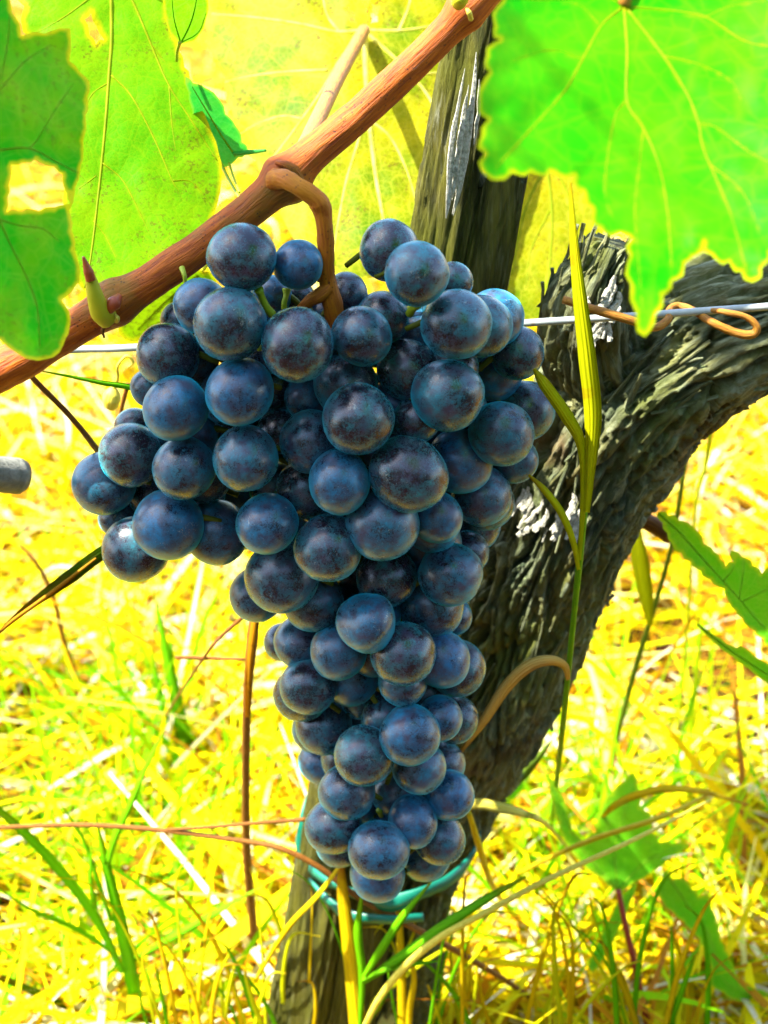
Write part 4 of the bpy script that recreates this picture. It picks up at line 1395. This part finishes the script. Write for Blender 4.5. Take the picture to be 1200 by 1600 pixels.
BER = [berry_mesh(q * 13 + 1) for q in range(10)]
BSP = berry_mesh(5, True)
bunch = thing('grape_bunch', 'big ripe bunch of dark blue grapes hanging from the cane', 'grapes', P(447, 285, 0.398))
bl = wloc(bunch)
axis3 = np.array([P(px, py, AX_Y + 0.004) for py, px in axis_px])
ax_c = catmull(axis3, 120)
for i, (p, rr, (cx, cy)) in enumerate(world):
    q = ax_c[np.argmin(np.linalg.norm(ax_c - p - np.array((0, 0, rr * 0.8)), axis=1))]
    d = Vector(p - q).normalized() + Vector((r2.gauss(0, 0.25), r2.gauss(0, 0.25) - 0.1, r2.gauss(-0.25, 0.25)))
    o = bpy.data.objects.new('grape', BSP if (abs(cx - 575) < 1 and abs(cy - 973) < 1) else BER[i % len(BER)])
    COL.objects.link(o)
    o.parent = bunch
    o.location = p - bl
    rot = (-d).to_track_quat('Z', 'Y') @ Quaternion((0, 0, 1), r2.uniform(0, 6.28))
    o.rotation_mode = 'QUATERNION'
    o.rotation_quaternion = rot
    s = rr * 1.035
    o.scale = (s * r2.uniform(0.97, 1.03), s * r2.uniform(0.97, 1.03), s * r2.uniform(0.97, 1.06))
# the bunch's stem: peduncle from the cane, then the rachis inside, with a side branch to the left shoulder
tube('stem', [(430, 280, 0.400), (446, 280, 0.392), (466, 292, 0.3885), (488, 306, 0.388), (499, 318, 0.388), (505, 338, 0.388), (509, 380, 0.3875), (511, 430, 0.387), (518, 470, 0.387), (527, 510, 0.388), (545, 600, 0.394)], [34, 30, 27, 31, 35, 28, 26, 26, 32, 30, 24], M['peduncle'], bunch, n=110, sides=18, bumps=0.16, seed=9)
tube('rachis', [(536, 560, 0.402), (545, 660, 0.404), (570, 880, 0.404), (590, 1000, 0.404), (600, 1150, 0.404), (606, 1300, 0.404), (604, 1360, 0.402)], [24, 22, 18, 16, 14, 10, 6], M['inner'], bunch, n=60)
tube('side_branch', [(516, 448, 0.386), (498, 462, 0.385), (484, 470, 0.386), (462, 492, 0.389), (400, 560, 0.40), (330, 640, 0.404), (250, 740, 0.405)], [22, 24, 20, 15, 14, 12, 8], M['peduncle'], bunch, n=50)
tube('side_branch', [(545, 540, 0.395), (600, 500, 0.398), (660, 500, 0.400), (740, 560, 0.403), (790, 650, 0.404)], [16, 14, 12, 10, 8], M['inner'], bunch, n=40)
for pp, ww in (([(426, 492, 0.381), (416, 480, 0.380), (408, 462, 0.379), (404, 452, 0.378)], [14, 13, 11, 16]), ([(444, 488, 0.387), (444, 474, 0.387), (447, 462, 0.388), (448, 452, 0.389)], [9, 9, 9, 15]),
               ([(640, 490, 0.384), (645, 482, 0.382), (652, 476, 0.381)], [14, 13, 16]), ([(402, 556, 0.388), (404, 548, 0.386), (408, 540, 0.384)], [10, 10, 12]),
               ([(600, 1290, 0.396), (596, 1275, 0.392), (592, 1266, 0.390)], [7, 8, 10])):
    tube('pedicel', pp, ww, M['pedicel'], bunch, n=14)
parts = []
for i, (p, rr, _) in enumerate(world):
    q = ax_c[np.argmin(np.linalg.norm(ax_c - p - np.array((0, 0, -rr)), axis=1))]
    L = np.linalg.norm(q - p)
    if L < rr * 1.3:
        continue
    q = p + (q - p) * min(1, (rr + 0.005) / L)
    m = (p + q) / 2 + np.array((0, 0, 0.002))
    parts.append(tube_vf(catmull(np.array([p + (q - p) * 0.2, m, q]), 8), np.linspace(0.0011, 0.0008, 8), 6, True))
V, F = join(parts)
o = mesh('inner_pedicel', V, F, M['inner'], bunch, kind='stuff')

# ---------------------------------------------------------------- grass stalks and stems in front of the trunk
def gbase(px, py, Y):
    g = P(px, py, Y)
    return (g[0], g[1], 0.0)


s1 = thing('grass_stalk', 'tall yellow green grass stalk with a long flat blade standing in front of the trunk', 'grass stalk', gbase(858, 1330, 0.62), 'grass stalks by the trunk')
tube('stem', [(856, 1335, 0.622), (868, 1235, 0.52), (880, 1130, 0.44), (888, 1050, 0.415), (897, 960, 0.408), (905, 880, 0.404), (914, 790, 0.402), (920, 740, 0.401)], [9, 9, 9, 9, 9, 11, 11, 10], M['gstem'], s1, n=60, sides=8)
blade('blade', [(917, 800, 0.3995), (922, 740, 0.399), (928, 650, 0.397), (920, 560, 0.395), (909, 470, 0.394), (899, 380, 0.394), (892, 285, 0.395)], [9, 16, 29, 31, 27, 19, 5], M['yellowblade'], s1, twist=0.95)
blade('blade', [(905, 875, 0.402), (912, 760, 0.400), (908, 695, 0.399), (885, 650, 0.397), (850, 600, 0.395), (834, 576, 0.395)], [6, 11, 16, 21, 19, 5], M['yellowblade'], s1, twist=0.1)
blade('blade', [(904, 890, 0.401), (895, 845, 0.398), (876, 800, 0.397), (850, 765, 0.396), (826, 742, 0.396)], [6, 10, 12, 11, 4], M['yellowblade'], s1, twist=0.1)
blade('blade', [(888, 1062, 0.414), (882, 1040, 0.408), (858, 1031, 0.402), (825, 1040, 0.4), (790, 1072, 0.4), (755, 1125, 0.401), (718, 1176, 0.405)], [7, 12, 17, 21, 21, 17, 7], M['tanblade'], s1, twist=0.4, label='dry brown lower blade curling down to the left')

s2 = thing('grass_stalk', 'thin dark green grass stem with one hanging blade, right of the trunk', 'grass stalk', gbase(928, 1300, 0.635), 'grass stalks by the trunk')
tube('stem', [(926, 1305, 0.637), (945, 1230, 0.62), (972, 1120, 0.60), (1000, 1020, 0.58), (1022, 950, 0.57), (1050, 850, 0.56), (1068, 740, 0.55), (1080, 665, 0.545)], [9, 9, 10, 10, 9, 8, 7, 5], M['dstem'], s2, n=50, sides=8)
blade('blade', [(1016, 978, 0.572), (1010, 930, 0.565), (1002, 870, 0.56), (995, 815, 0.558)], [7, 24, 32, 15], M['yellowblade'], s2, twist=0.9)
s3 = thing('grass_stalk', 'slim yellow green grass stem leaning at the far right above the serrated leaf', 'grass stalk', gbase(1060, 1180, 0.69), 'grass stalks by the trunk')
tube('stem', [(1055, 1185, 0.695), (1072, 1000, 0.67), (1086, 800, 0.64), (1104, 720, 0.63), (1112, 655, 0.62)], [6, 6, 6, 7, 8], M['ystem'], s3, sides=7)
tw = thing('dry_twig', 'pale dry twig leaning up to the right behind the trunk', 'twig', G(985, 860))
tube('stick', [(960, 880, 0.90), (1010, 800, 0.80), (1050, 772, 0.76), (1100, 738, 0.72), (1150, 708, 0.70)], [8, 9, 10, 10, 9], M['strawstem'], tw)

st = thing('dry_stalk', 'straight reddish brown dry stalk standing left of the lower grapes', 'stalk', gbase(400, 1550, 0.525))
tube('stem', [(402, 1556, 0.527), (395, 1440, 0.50), (386, 1340, 0.485), (384, 1220, 0.47), (386, 1100, 0.458), (394, 1000, 0.45), (400, 950, 0.447)], [13, 14, 14, 13, 14, 19, 14], M['brownstem'], st, n=50)
blade('sheath', [(387, 1120, 0.452), (390, 1050, 0.447), (397, 985, 0.444), (402, 950, 0.443)], [8, 12, 12, 8], M['rustblade'], st, fold=0.6)
rn = thing('dry_runner', 'long thin purplish brown runner stem lying across the grass below the grapes', 'stem', gbase(850, 1575, 0.51))
tube('stem', [(-60, 1296, 0.452), (0, 1293, 0.45), (120, 1289, 0.446), (240, 1296, 0.442), (380, 1314, 0.436), (440, 1326, 0.432), (500, 1356, 0.43), (560, 1402, 0.43), (640, 1446, 0.432), (720, 1490, 0.44), (790, 1532, 0.47), (860, 1580, 0.51)],
     [7, 7, 8, 8, 8, 9, 9, 10, 11, 10, 9, 8], M['brownstem'], rn, n=90)
tube('twig', [(240, 1298, 0.442), (330, 1292, 0.438), (400, 1286, 0.435), (480, 1280, 0.434)], [5, 6, 6, 7], M['brownstem'], rn)

# left edge
ct = thing('cut_cane', 'stub of a grey cut branch poking in at the left edge', 'branch', P(-200, 722, 0.385))
tube('branch', [(-420, 700, 0.36), (-200, 724, 0.385), (-60, 737, 0.405), (28, 743, 0.42)], [66, 62, 58, 57], M['greywood'], ct, n=40, sides=20, bumps=0.07)
tube('cut_end', [(27, 743, 0.4199), (35, 744, 0.421)], [55, 50], M['cutface'], ct, n=3, sides=20)
lb = thing('grass_sprig', 'green grass blade with brown edges pointing left from under the lowest left grapes', 'grass', gbase(520, 1330, 0.49), 'single grass blades')
blade('blade', [(590, 1330, 0.49), (585, 1100, 0.448), (520, 880, 0.437), (380, 790, 0.430), (240, 822, 0.422), (165, 858, 0.415), (110, 898, 0.412), (60, 934, 0.41), (20, 966, 0.409), (-6, 992, 0.408)], [12, 14, 18, 22, 22, 22, 24, 17, 8, 3], M['darkblade'], lb, n=60, twist=0.6, fold=0.6)
blade('dry_edge', [(150, 872, 0.4105), (105, 907, 0.4085), (60, 941, 0.407), (20, 970, 0.406), (-6, 993, 0.4055)], [3, 6, 7, 7, 3], M['rustblade'], lb, fold=0.1)
lt = thing('grass_sprig', 'fine green grass blade just under the wire at the left', 'grass', P(212, 606, 0.42), 'single grass blades')
blade('blade', [(320, 640, 0.425), (212, 607, 0.42), (160, 598, 0.418), (110, 588, 0.417), (62, 579, 0.416)], [9, 10, 8, 5, 2], M['greenblade'], lt)
pod = thing('seed_pod', 'small pale oval seed pod on a thin curled stalk under the wire', 'seed pod', P(175, 622, 0.46))
tube('husk', [(178, 606, 0.46), (176, 614, 0.46), (174, 624, 0.46), (173, 636, 0.46), (172, 640, 0.46)], [10, 25, 30, 22, 6], M['strawstem'], pod, n=18, sides=12)
tube('stalk', [(178, 608, 0.46), (184, 590, 0.458), (184, 572, 0.456), (198, 556, 0.455), (208, 566, 0.455), (200, 574, 0.455)], [6, 5, 5, 5, 4, 3], M['strawstem'], pod, n=24)
tube('stalk', [(200, 600, 0.462), (192, 630, 0.464), (186, 660, 0.468), (184, 690, 0.475)], [8, 7, 6, 5], M['brownstem'], pod)

# ---------------------------------------------------------------- grass tufts
GT = 'grass tufts round the vine'


def tuft(label, base, blades, mats):
    t = thing('grass_tuft', label, 'grass tuft', base, GT)
    for (pp, ww), mk in zip(blades, mats):
        blade('blade', pp, ww, M[mk], t, twist=random.uniform(0.3, 0.95))
    return t


tuft('thick green grass tuft with wide spread blades at the bottom left corner', gbase(222, 1600, 0.50),
     [([(224, 1610, 0.50), (208, 1530, 0.485), (190, 1440, 0.475), (166, 1345, 0.47), (150, 1275, 0.468)], [22, 24, 23, 16, 3]),
      ([(168, 1352, 0.469), (180, 1310, 0.466), (205, 1255, 0.462), (228, 1200, 0.46), (262, 1130, 0.46)], [10, 13, 13, 11, 3]),
      ([(192, 1520, 0.488), (150, 1430, 0.475), (85, 1345, 0.466), (25, 1285, 0.462), (-30, 1240, 0.46)], [10, 20, 24, 22, 14]),
      ([(208, 1500, 0.48), (270, 1465, 0.475), (335, 1428, 0.472), (410, 1385, 0.47)], [8, 13, 13, 4]),
      ([(180, 1490, 0.485), (120, 1450, 0.478), (50, 1420, 0.474), (-20, 1375, 0.472)], [8, 12, 10, 6]),
      ([(150, 1420, 0.47), (142, 1375, 0.468), (144, 1318, 0.467)], [9, 9, 2]),
      ([(175, 1440, 0.474), (155, 1380, 0.47), (130, 1310, 0.468), (95, 1255, 0.467)], [8, 9, 7, 3]),
      ([(230, 1605, 0.5), (238, 1560, 0.49), (228, 1500, 0.486)], [14, 12, 3]),
      ([(160, 1600, 0.5), (80, 1560, 0.49), (0, 1525, 0.486)], [8, 16, 14])],
     ['greenblade'] * 8 + ['darkblade'])
tuft('slim upright green grass tuft below the leftmost grapes', gbase(298, 1215, 0.68),
     [([(302, 1225, 0.69), (285, 1130, 0.67), (264, 1030, 0.66), (240, 920, 0.655)], [28, 27, 20, 3]), ([(290, 1220, 0.69), (265, 1140, 0.675), (248, 1070, 0.668), (237, 1010, 0.665)], [14, 16, 12, 2]),
      ([(280, 1120, 0.67), (270, 1040, 0.662), (266, 975, 0.66)], [9, 9, 2]), ([(250, 1230, 0.69), (240, 1180, 0.68), (243, 1130, 0.675)], [9, 8, 2]), ([(340, 1235, 0.69), (350, 1190, 0.68), (372, 1150, 0.675)], [7, 7, 2])],
     ['greenblade', 'greenblade', 'greenblade', 'greenblade', 'greenblade'])
tuft('little green sprout with narrow leaves in front of the stake foot', gbase(566, 1640, 0.43),
     [([(560, 1700, 0.428), (563, 1600, 0.426), (566, 1520, 0.425), (560, 1455, 0.424), (567, 1388, 0.424)], [5, 7, 12, 15, 3]), ([(568, 1528, 0.424), (595, 1485, 0.422), (630, 1432, 0.421), (674, 1378, 0.42)], [8, 14, 13, 3]),
      ([(568, 1534, 0.424), (620, 1500, 0.421), (690, 1450, 0.42), (760, 1405, 0.42), (822, 1370, 0.42)], [8, 16, 18, 14, 4]), ([(566, 1532, 0.424), (600, 1516, 0.421), (640, 1508, 0.42), (684, 1502, 0.42)], [6, 9, 8, 3]),
      ([(560, 1620, 0.427), (595, 1560, 0.424), (625, 1520, 0.423)], [8, 14, 4])],
     ['greenblade'] * 5)
tuft('tuft of broad golden straw blades rising under the tip of the bunch', gbase(560, 1640, 0.43),
     [([(572, 1760, 0.43), (560, 1600, 0.428), (548, 1480, 0.427), (538, 1400, 0.426), (534, 1345, 0.426)], [22, 28, 26, 22, 12]), ([(632, 1760, 0.436), (630, 1600, 0.434), (627, 1480, 0.433), (622, 1380, 0.432)], [14, 16, 15, 8]),
      ([(640, 1700, 0.432), (640, 1590, 0.43), (648, 1530, 0.429), (640, 1492, 0.428), (628, 1486, 0.428)], [8, 11, 11, 10, 5]),
      ([(400, 1530, 0.44), (450, 1450, 0.427), (500, 1396, 0.424), (548, 1330, 0.424)], [6, 10, 10, 6])],
     ['goldblade', 'goldblade', 'goldblade', 'goldblade'])
rt = random.Random(31)
for lab_, bx_, k_, mk_ in (('fine mixed tuft of thin yellow and green blades at the foot of the trunk', 690, 20, ('yellowblade', 'goldblade', 'greenblade', 'yellowblade')),
                           ('thin yellow grass tuft crossing the foot of the wooden stake', 470, 16, ('goldblade', 'yellowblade', 'yellowblade', 'greenblade')),
                           ('fine golden grass tuft in the bottom right corner', 1010, 18, ('goldblade', 'yellowblade', 'goldblade', 'greenblade')),
                           ('fine yellow grass tuft beside the thick green tuft, bottom left', 300, 16, ('yellowblade', 'goldblade', 'greenblade', 'yellowblade'))):
    bl_, mks_ = [], []
    for q in range(k_):
        x0 = bx_ + rt.gauss(0, 75)
        Y0_ = rt.uniform(0.425, 0.46)
        h_ = rt.uniform(90, 290)
        lean = rt.gauss(0, 90)
        wpx_ = rt.uniform(4.5, 10)
        bend = rt.gauss(0, 45)
        bl_.append(([(x0, 1690, Y0_ + 0.012), (x0 + lean * 0.15, 1620, Y0_ + 0.008), (x0 + lean * 0.4, 1620 - h_ * 0.45, Y0_ + 0.003), (x0 + lean * 0.8 + bend * 0.3, 1620 - h_ * 0.85, Y0_), (x0 + lean * 1.2 + bend, 1620 - h_ * rt.uniform(0.85, 1.05), Y0_ - 0.003)], [wpx_ * 0.7, wpx_, wpx_, wpx_ * 0.6, 1.2]))
        mks_.append(mk_[rt.randrange(4)])
    tuft(lab_, gbase(bx_, 1700, 0.45), bl_, mks_)
ps = thing('straw_stem', 'long pale straw stem slanting up to the right from the bottom middle', 'straw', gbase(560, 1640, 0.42))
tube('stem', [(530, 1720, 0.43), (572, 1600, 0.42), (615, 1530, 0.417), (680, 1470, 0.416), (760, 1425, 0.416), (860, 1372, 0.42), (990, 1312, 0.43), (1110, 1250, 0.45)], [10, 10, 12, 12, 10, 9, 7, 4], M['strawstem'], ps, n=50, sides=8)
p2 = thing('straw_stem', 'bent golden straw lying across the bottom right weeds', 'straw', G(800, 1400))
tube('stem', [(790, 1375, 0.60), (860, 1340, 0.50), (930, 1310, 0.488), (1010, 1285, 0.485), (1060, 1265, 0.49), (1112, 1238, 0.50)], [6, 8, 9, 9, 8, 4], M['ystraw'], p2, n=36, sides=8)
p3 = thing('straw_stem', 'arched straw blade bridging over the bottom right leaf', 'straw', G(940, 1300))
blade('blade', [(935, 1300, 0.62), (945, 1272, 0.50), (985, 1246, 0.49), (1040, 1233, 0.487), (1100, 1238, 0.495), (1170, 1258, 0.51)], [5, 9, 12, 12, 9, 3], M['goldblade'], p3)
p4 = thing('straw_stem', 'flat tan straw blade sticking out right of the bunch below the curled blade', 'straw', P(740, 1262, 0.45))
blade('blade', [(700, 1270, 0.45), (738, 1256, 0.44), (780, 1262, 0.438), (820, 1272, 0.44), (855, 1290, 0.45), (900, 1340, 0.56)], [12, 17, 18, 12, 6, 3], M['strawstem'], p4)
p5 = thing('straw_stem', 'yellow stalk leaning left beside the trunk under the tan blade', 'straw', gbase(800, 1420, 0.57))
tube('stem', [(800, 1430, 0.57), (768, 1380, 0.49), (748, 1320, 0.44), (733, 1270, 0.43)], [7, 10, 11, 8], M['ystraw'], p5, sides=8)
p6 = thing('dark_twig', 'short dark twig pointing up right beside the foot of the trunk', 'twig', gbase(786, 1244, 0.6))
tube('stick', [(740, 1290, 0.64), (790, 1238, 0.52), (828, 1200, 0.505), (862, 1158, 0.50)], [14, 15, 14, 4], M['dstem'], p6, bumps=0.1)
p7 = thing('dry_twig', 'thin brown twig sloping down to the left from the lower grapes', 'twig', gbase(330, 1030, 0.55))
tube('stick', [(415, 930, 0.46), (378, 965, 0.462), (345, 995, 0.465), (318, 1028, 0.475), (250, 1130, 0.66)], [7, 7, 6, 5, 4], M['brownstem'], p7)
tube('stick', [(274, 1027, 0.475), (320, 1028, 0.474), (384, 1030, 0.47)], [6, 7, 5], M['brownstem'], p7)
p8 = thing('dry_stalk', 'dark wiry dry stem slanting through the grass at the left below the blade', 'stalk', gbase(128, 1085, 0.76))
tube('stem', [(130, 1090, 0.76), (100, 1000, 0.72), (84, 935, 0.70), (60, 885, 0.69), (30, 850, 0.69)], [8, 9, 9, 8, 5], M['brownstem'], p8)

# ---------------------------------------------------------------- leaves low on the right
lk = thing('vine_sucker', 'serrated green vine leaf on a woody twig at the right edge', 'vine shoot', P(1000, 805, 0.48))
tube('twig', [(950, 770, 0.485), (1000, 808, 0.48), (1028, 824, 0.475), (1048, 840, 0.47)], [26, 26, 28, 22], M['brownstem'], lk, bumps=0.1, sides=14)
mf = sheet(0.46, 1040, 830, ax=-0.00006, ay=-0.00006)
polyK = [(1028, 800), (1060, 812), (1085, 826), (1100, 850), (1116, 862), (1134, 886), (1146, 878), (1142, 860), (1160, 870), (1176, 884), (1190, 896), (1230, 880), (1290, 920), (1300, 990), (1250, 1050), (1205, 1010), (1180, 986), (1160, 966), (1140, 942),
         (1132, 920), (1110, 905), (1080, 878), (1050, 850)]
leaf('leaf', polyK, mf, [([(1030, 803), (1060, 830), (1100, 875), (1150, 930), (1200, 985), (1260, 1020)], 5), ([(1130, 908), (1145, 890), (1146, 880)], 3), ([(1155, 935), (1160, 905), (1162, 875)], 3), ([(1160, 940), (1200, 920), (1240, 900)], 3)],
     M['leaf_green'], M['vein_green'], lk, bulge=4, wave=6, tooth=20, tdepth=4, margin=5, seed=23, step=7, vw=0.45)
mf = sheet(0.46, 1100, 990, ax=-0.00008, ay=0.0)
polyL = [(1088, 974), (1112, 990), (1136, 1006), (1152, 1012), (1156, 1008), (1180, 1026), (1204, 1040), (1260, 1070), (1260, 1110), (1205, 1072), (1170, 1045), (1120, 1008)]
leaf('leaf', polyL, mf, [([(1090, 976), (1140, 1015), (1200, 1055), (1255, 1090)], 3)], M['leaf_green'], M['vein_green'], lk, bulge=3, wave=4, tooth=40, tdepth=1.5, margin=4, seed=25, step=7)

mf = sheet(0.505, 960, 1330, ax=0.00005, ay=-0.00010)
lm = thing('weed_leaf', 'broad green lobed leaf on a red stalk among the straw, bottom right', 'leaf', gbase(1015, 1610, 0.52), 'leaves in the straw')
polyM = [(966, 1392), (940, 1372), (905, 1345), (880, 1310), (866, 1260), (858, 1225), (850, 1205), (872, 1232), (884, 1258), (894, 1300), (912, 1318), (930, 1300), (940, 1260), (955, 1240), (975, 1220), (990, 1206), (996, 1225), (1000, 1262), (1016, 1270), (1018, 1300), (1030, 1316), (1076, 1320), (1050, 1338), (1020, 1362), (990, 1380)]
leaf('blade', polyM, mf, [([(966, 1390), (960, 1330), (975, 1270), (988, 1225)], 4), ([(964, 1388), (920, 1340), (885, 1285), (860, 1225)], 4), ([(968, 1388), (1010, 1345), (1060, 1324)], 4)], M['leaf_green'], M['vein_green'], lm, bulge=5, wave=6, tooth=30, tdepth=2.5, margin=4, seed=27, step=7, vw=0.45)
tube('petiole', [(966, 1390, 0.498), (976, 1440, 0.492), (990, 1500, 0.487), (1003, 1560, 0.482), (1020, 1640, 0.478)], [9, 10, 11, 11, 11], M['redstem'], lm)
mf = sheet(0.495, 960, 1450, ax=0.00005, ay=-0.0001)
lm2 = thing('weed_leaf', 'narrow folded green leaf hanging under the lobed leaf, bottom right', 'leaf', gbase(930, 1520, 0.54), 'leaves in the straw')
leaf('blade', [(996, 1380), (985, 1410), (968, 1450), (948, 1490), (926, 1520), (918, 1510), (935, 1470), (955, 1430), (975, 1395)], mf, [([(992, 1385), (962, 1440), (924, 1512)], 3)], M['leaf_green'], M['vein_green'], lm2, bulge=4, wave=3, tooth=30, tdepth=1.5, margin=3, seed=29, step=6, vw=0.45)
mf = sheet(0.485, 1090, 1460, ax=0.00004, ay=-0.00006)
ln = thing('weed_leaf', 'long toothed green leaf drooping through the straw in the bottom right corner', 'leaf', gbase(1180, 1560, 0.53), 'leaves in the straw')
polyN = [(1040, 1360), (1050, 1376), (1068, 1372), (1080, 1388), (1092, 1402), (1106, 1398), (1112, 1420), (1120, 1440), (1126, 1470), (1140, 1500), (1158, 1540), (1200, 1552), (1190, 1570), (1150, 1562), (1112, 1540), (1112, 1510), (1100, 1480), (1086, 1455), (1068, 1440), (1050, 1424), (1036, 1410), (1028, 1388)]
leaf('blade', polyN, mf, [([(1042, 1366), (1075, 1415), (1108, 1460), (1130, 1530), (1180, 1560)], 4)], M['leaf_green'], M['vein_green'], ln, bulge=5, wave=5, tooth=18, tdepth=2.5, margin=4, seed=31, step=7, vw=0.45)
mf = sheet(0.60, 830, 1190, ax=0.0, ay=0.0)
lo = thing('weed_leaf', 'green leaf half hidden beside the foot of the trunk under the dark twig', 'leaf', gbase(800, 1260, 0.63), 'leaves in the straw')
leaf('blade', [(786, 1262), (790, 1235), (806, 1212), (830, 1180), (836, 1190), (828, 1215), (812, 1240)], mf, [([(788, 1258), (808, 1222), (832, 1186)], 3)], M['leaf_green'], M['vein_green'], lo, bulge=3, wave=3, tooth=20, tdepth=2, margin=3, seed=33, step=6)

# ---------------------------------------------------------------- the vine's canopy overhead, which shades the bunch
canopy = thing('vine_shoot', 'leafy vine shoot arching above the picture and shading the bunch', 'vine shoot', P(1600, 180, 0.456))


def gen_leaf(center, nrm, spin, rad, seed, mat):
    r_ = random.Random(seed)
    z = Vector(nrm).normalized()
    x = z.orthogonal().normalized()
    x.rotate(Quaternion(z, spin))
    y = z.cross(x)
    lobes = [(0, 1.0), (52, 0.86), (-52, 0.86), (112, 0.66), (-112, 0.66)]
    poly = []
    for q in range(56):
        a = -180 + 360 * (q + 0.5) / 56
        rr = 0.18
        for la, lr in lobes:
            d = (a - la + 180) % 360 - 180
            rr = max(rr, lr * math.exp(-(abs(d) / 36.0) ** 2.2))
        rr = max(rr, 0.52 if abs(a) < 150 else 0.22)
        poly.append((100 * rr * math.sin(R(a)), 100 * rr * math.cos(R(a))))
    X, Yv, Z, C = (np.array(q) for q in (x, y, z, center))

    def mp(u, v, l):
        u, v, l = (np.asarray(q, float) for q in (u, v, l))
        k = rad / 100
        dz = -0.0022 * (u * u + v * v) * k + l * k
        return C + u[..., None] * k * X + v[..., None] * k * Yv + dz[..., None] * Z
    veins = [([(0, 0), (100 * lr * 0.45 * math.sin(R(la)), 100 * lr * 0.45 * math.cos(R(la))), (96 * lr * math.sin(R(la)), 96 * lr * math.cos(R(la)))], 2.4) for la, lr in lobes]
    b = leaf('leaf', poly, mp, veins[:1], M[mat], M['vein_yellow'], canopy, bulge=4, wave=7, tooth=12, tdepth=3, margin=5, seed=seed, step=11)
    return b


LIT = [P(905, 420, 0.395), P(922, 560, 0.396), P(926, 660, 0.397), P(880, 640, 0.397), P(715, 130, 0.435), P(712, 200, 0.435), P(705, 280, 0.435), P(725, 160, 0.435), P(710, 330, 0.435), P(915, 500, 0.396), P(902, 350, 0.396), P(860, 610, 0.396), P(540, 1400, 0.426), P(550, 1500, 0.427), P(800, 1380, 0.42), P(600, 1500, 0.423), P(890, 750, 0.44), P(850, 760, 0.44), P(940, 440, 0.43), P(960, 470, 0.43),
       P(1100, 480, 0.42), P(530, 120, 0.44), P(500, 180, 0.42), P(570, 200, 0.54), P(450, 150, 0.53), P(640, 250, 0.54), P(850, 380, 0.55), P(1000, 200, 0.30), P(900, 150, 0.32), P(1100, 100, 0.31), P(1008, 480, 0.27),
       P(170, 200, 0.44), P(260, 300, 0.44), P(150, 380, 0.44)]
rc = random.Random(21)
SV = np.array(SUN_V)
cl = []
for Yt, rows in ((0.362, range(380, 1380, 66)), (0.405, range(370, 1380, 80)), (0.455, range(420, 1200, 110))):
    for py in rows:
        lo_, hi_ = (130, 800) if py < 860 else (400, 740)
        if Yt > 0.44:
            lo_, hi_ = (700, 1150) if py < 640 else (700, 960)
        px = lo_ + rc.uniform(0, 30)
        while px < hi_:
            p = P(px, py, Yt)
            px += 92
            for _try in range(6):
                zt = 0.95 + 0.16 * rc.random()
                cpt = p + SV * ((zt - p[2]) / SV[2]) + np.array((rc.gauss(0, 0.006), rc.gauss(0, 0.006), 0))
                if any(np.linalg.norm(cpt - q) < 0.031 for q, _ in cl):
                    continue
                rad_ = rc.uniform(0.036, 0.046)
                dmin = min(np.linalg.norm((cpt - q) - SV * np.dot(cpt - q, SV)) for q in LIT)
                if dmin < rad_ * 0.9:
                    continue
                cl.append((cpt, min(rad_, dmin * 0.97)))
                break
cl = [(a, b) for a, b in cl]
CR = [b for a, b in cl]
cl = [a for a, b in cl]
print('canopy leaves', len(cl), 'extra grapes', extra)
for i, cpt in enumerate(cl):
    nr = np.array(SUN_V) + np.array((rc.gauss(0, 0.25), rc.gauss(0, 0.25), 0))
    gen_leaf(cpt, nr, rc.uniform(0, 6.28), CR[i], 100 + i, 'leaf_dark' if i % 3 else 'leaf_bright')
cm = np.mean(cl, axis=0)
c = catmull(np.array([P(1600, 180, 0.456), (0.40, 0.46, 0.62), (0.26, 0.16, 0.95), cm + (0.08, -0.36, 0.13), cm + (-0.05, -0.36, 0.11), cm + (-0.22, -0.36, 0.10)]), 80)
mesh('cane_rod', *tube_vf(c, np.linspace(0.0055, 0.003, 80), 12, True, 0.05, 3), M['cane'], canopy)
for i, cpt in enumerate(cl):
    q = c[np.argmin(np.linalg.norm(c - cpt, axis=1))]
    mesh('petiole', *tube_vf(catmull(np.array([q, (q + cpt) / 2 + (0, 0, 0.012), cpt]), 10), 0.0011, 7), M['petiole'], canopy)

# ---------------------------------------------------------------- unseen row of vines added behind the camera to block low sky light
row = thing('added_vine_row', 'dense unseen row of green vines added behind the viewpoint to block sky light', 'vine', (0, -1.15, 0))
n = 5200
x = rng.uniform(-3.2, 3.2, n)
top = 1.28 + 0.16 * (fbm(x * 2.1 + 9, 0.3, 0.7, 4, 2) - 0.5)
z = top * rng.random(n) ** 0.7 + 0.06
y = -1.15 + rng.normal(0, 0.17, n)
a = rng.uniform(0, 2 * np.pi, n)
el = rng.normal(-0.4, 0.5, n)
d = np.stack([np.cos(a) * np.cos(el), np.sin(a) * np.cos(el), np.sin(el)], 1)
V, F, C = ribbons(np.stack([x, y, z], 1), d, rng.uniform(0.08, 0.14, n), rng.uniform(0.07, 0.12, n), rng.normal(0, 0.2, n), np.array([(0.03, 0.10, 0.006), (0.05, 0.14, 0.006), (0.08, 0.13, 0.01)])[rng.integers(0, 3, n)], 2, False, rng.uniform(0, 0.5, n))
big_mesh('foliage', V, F, M['blade'], C, 'stuff').parent = row
bpy.context.view_layer.update()
for o in row.children:
    o.location = -row.location
for k in range(6):
    xx = -2.6 + k * 1.05
    tv, tf = tube_vf(catmull(np.array([(xx, -1.15, -0.05), (xx + 0.03, -1.13, 0.3), (xx - 0.02, -1.16, 0.62), (xx + 0.1, -1.15, 0.95)]), 24), np.linspace(0.034, 0.02, 24), 12, True, 0.2, k)
    mesh('trunk', tv, tf, M['brownstem'], row)
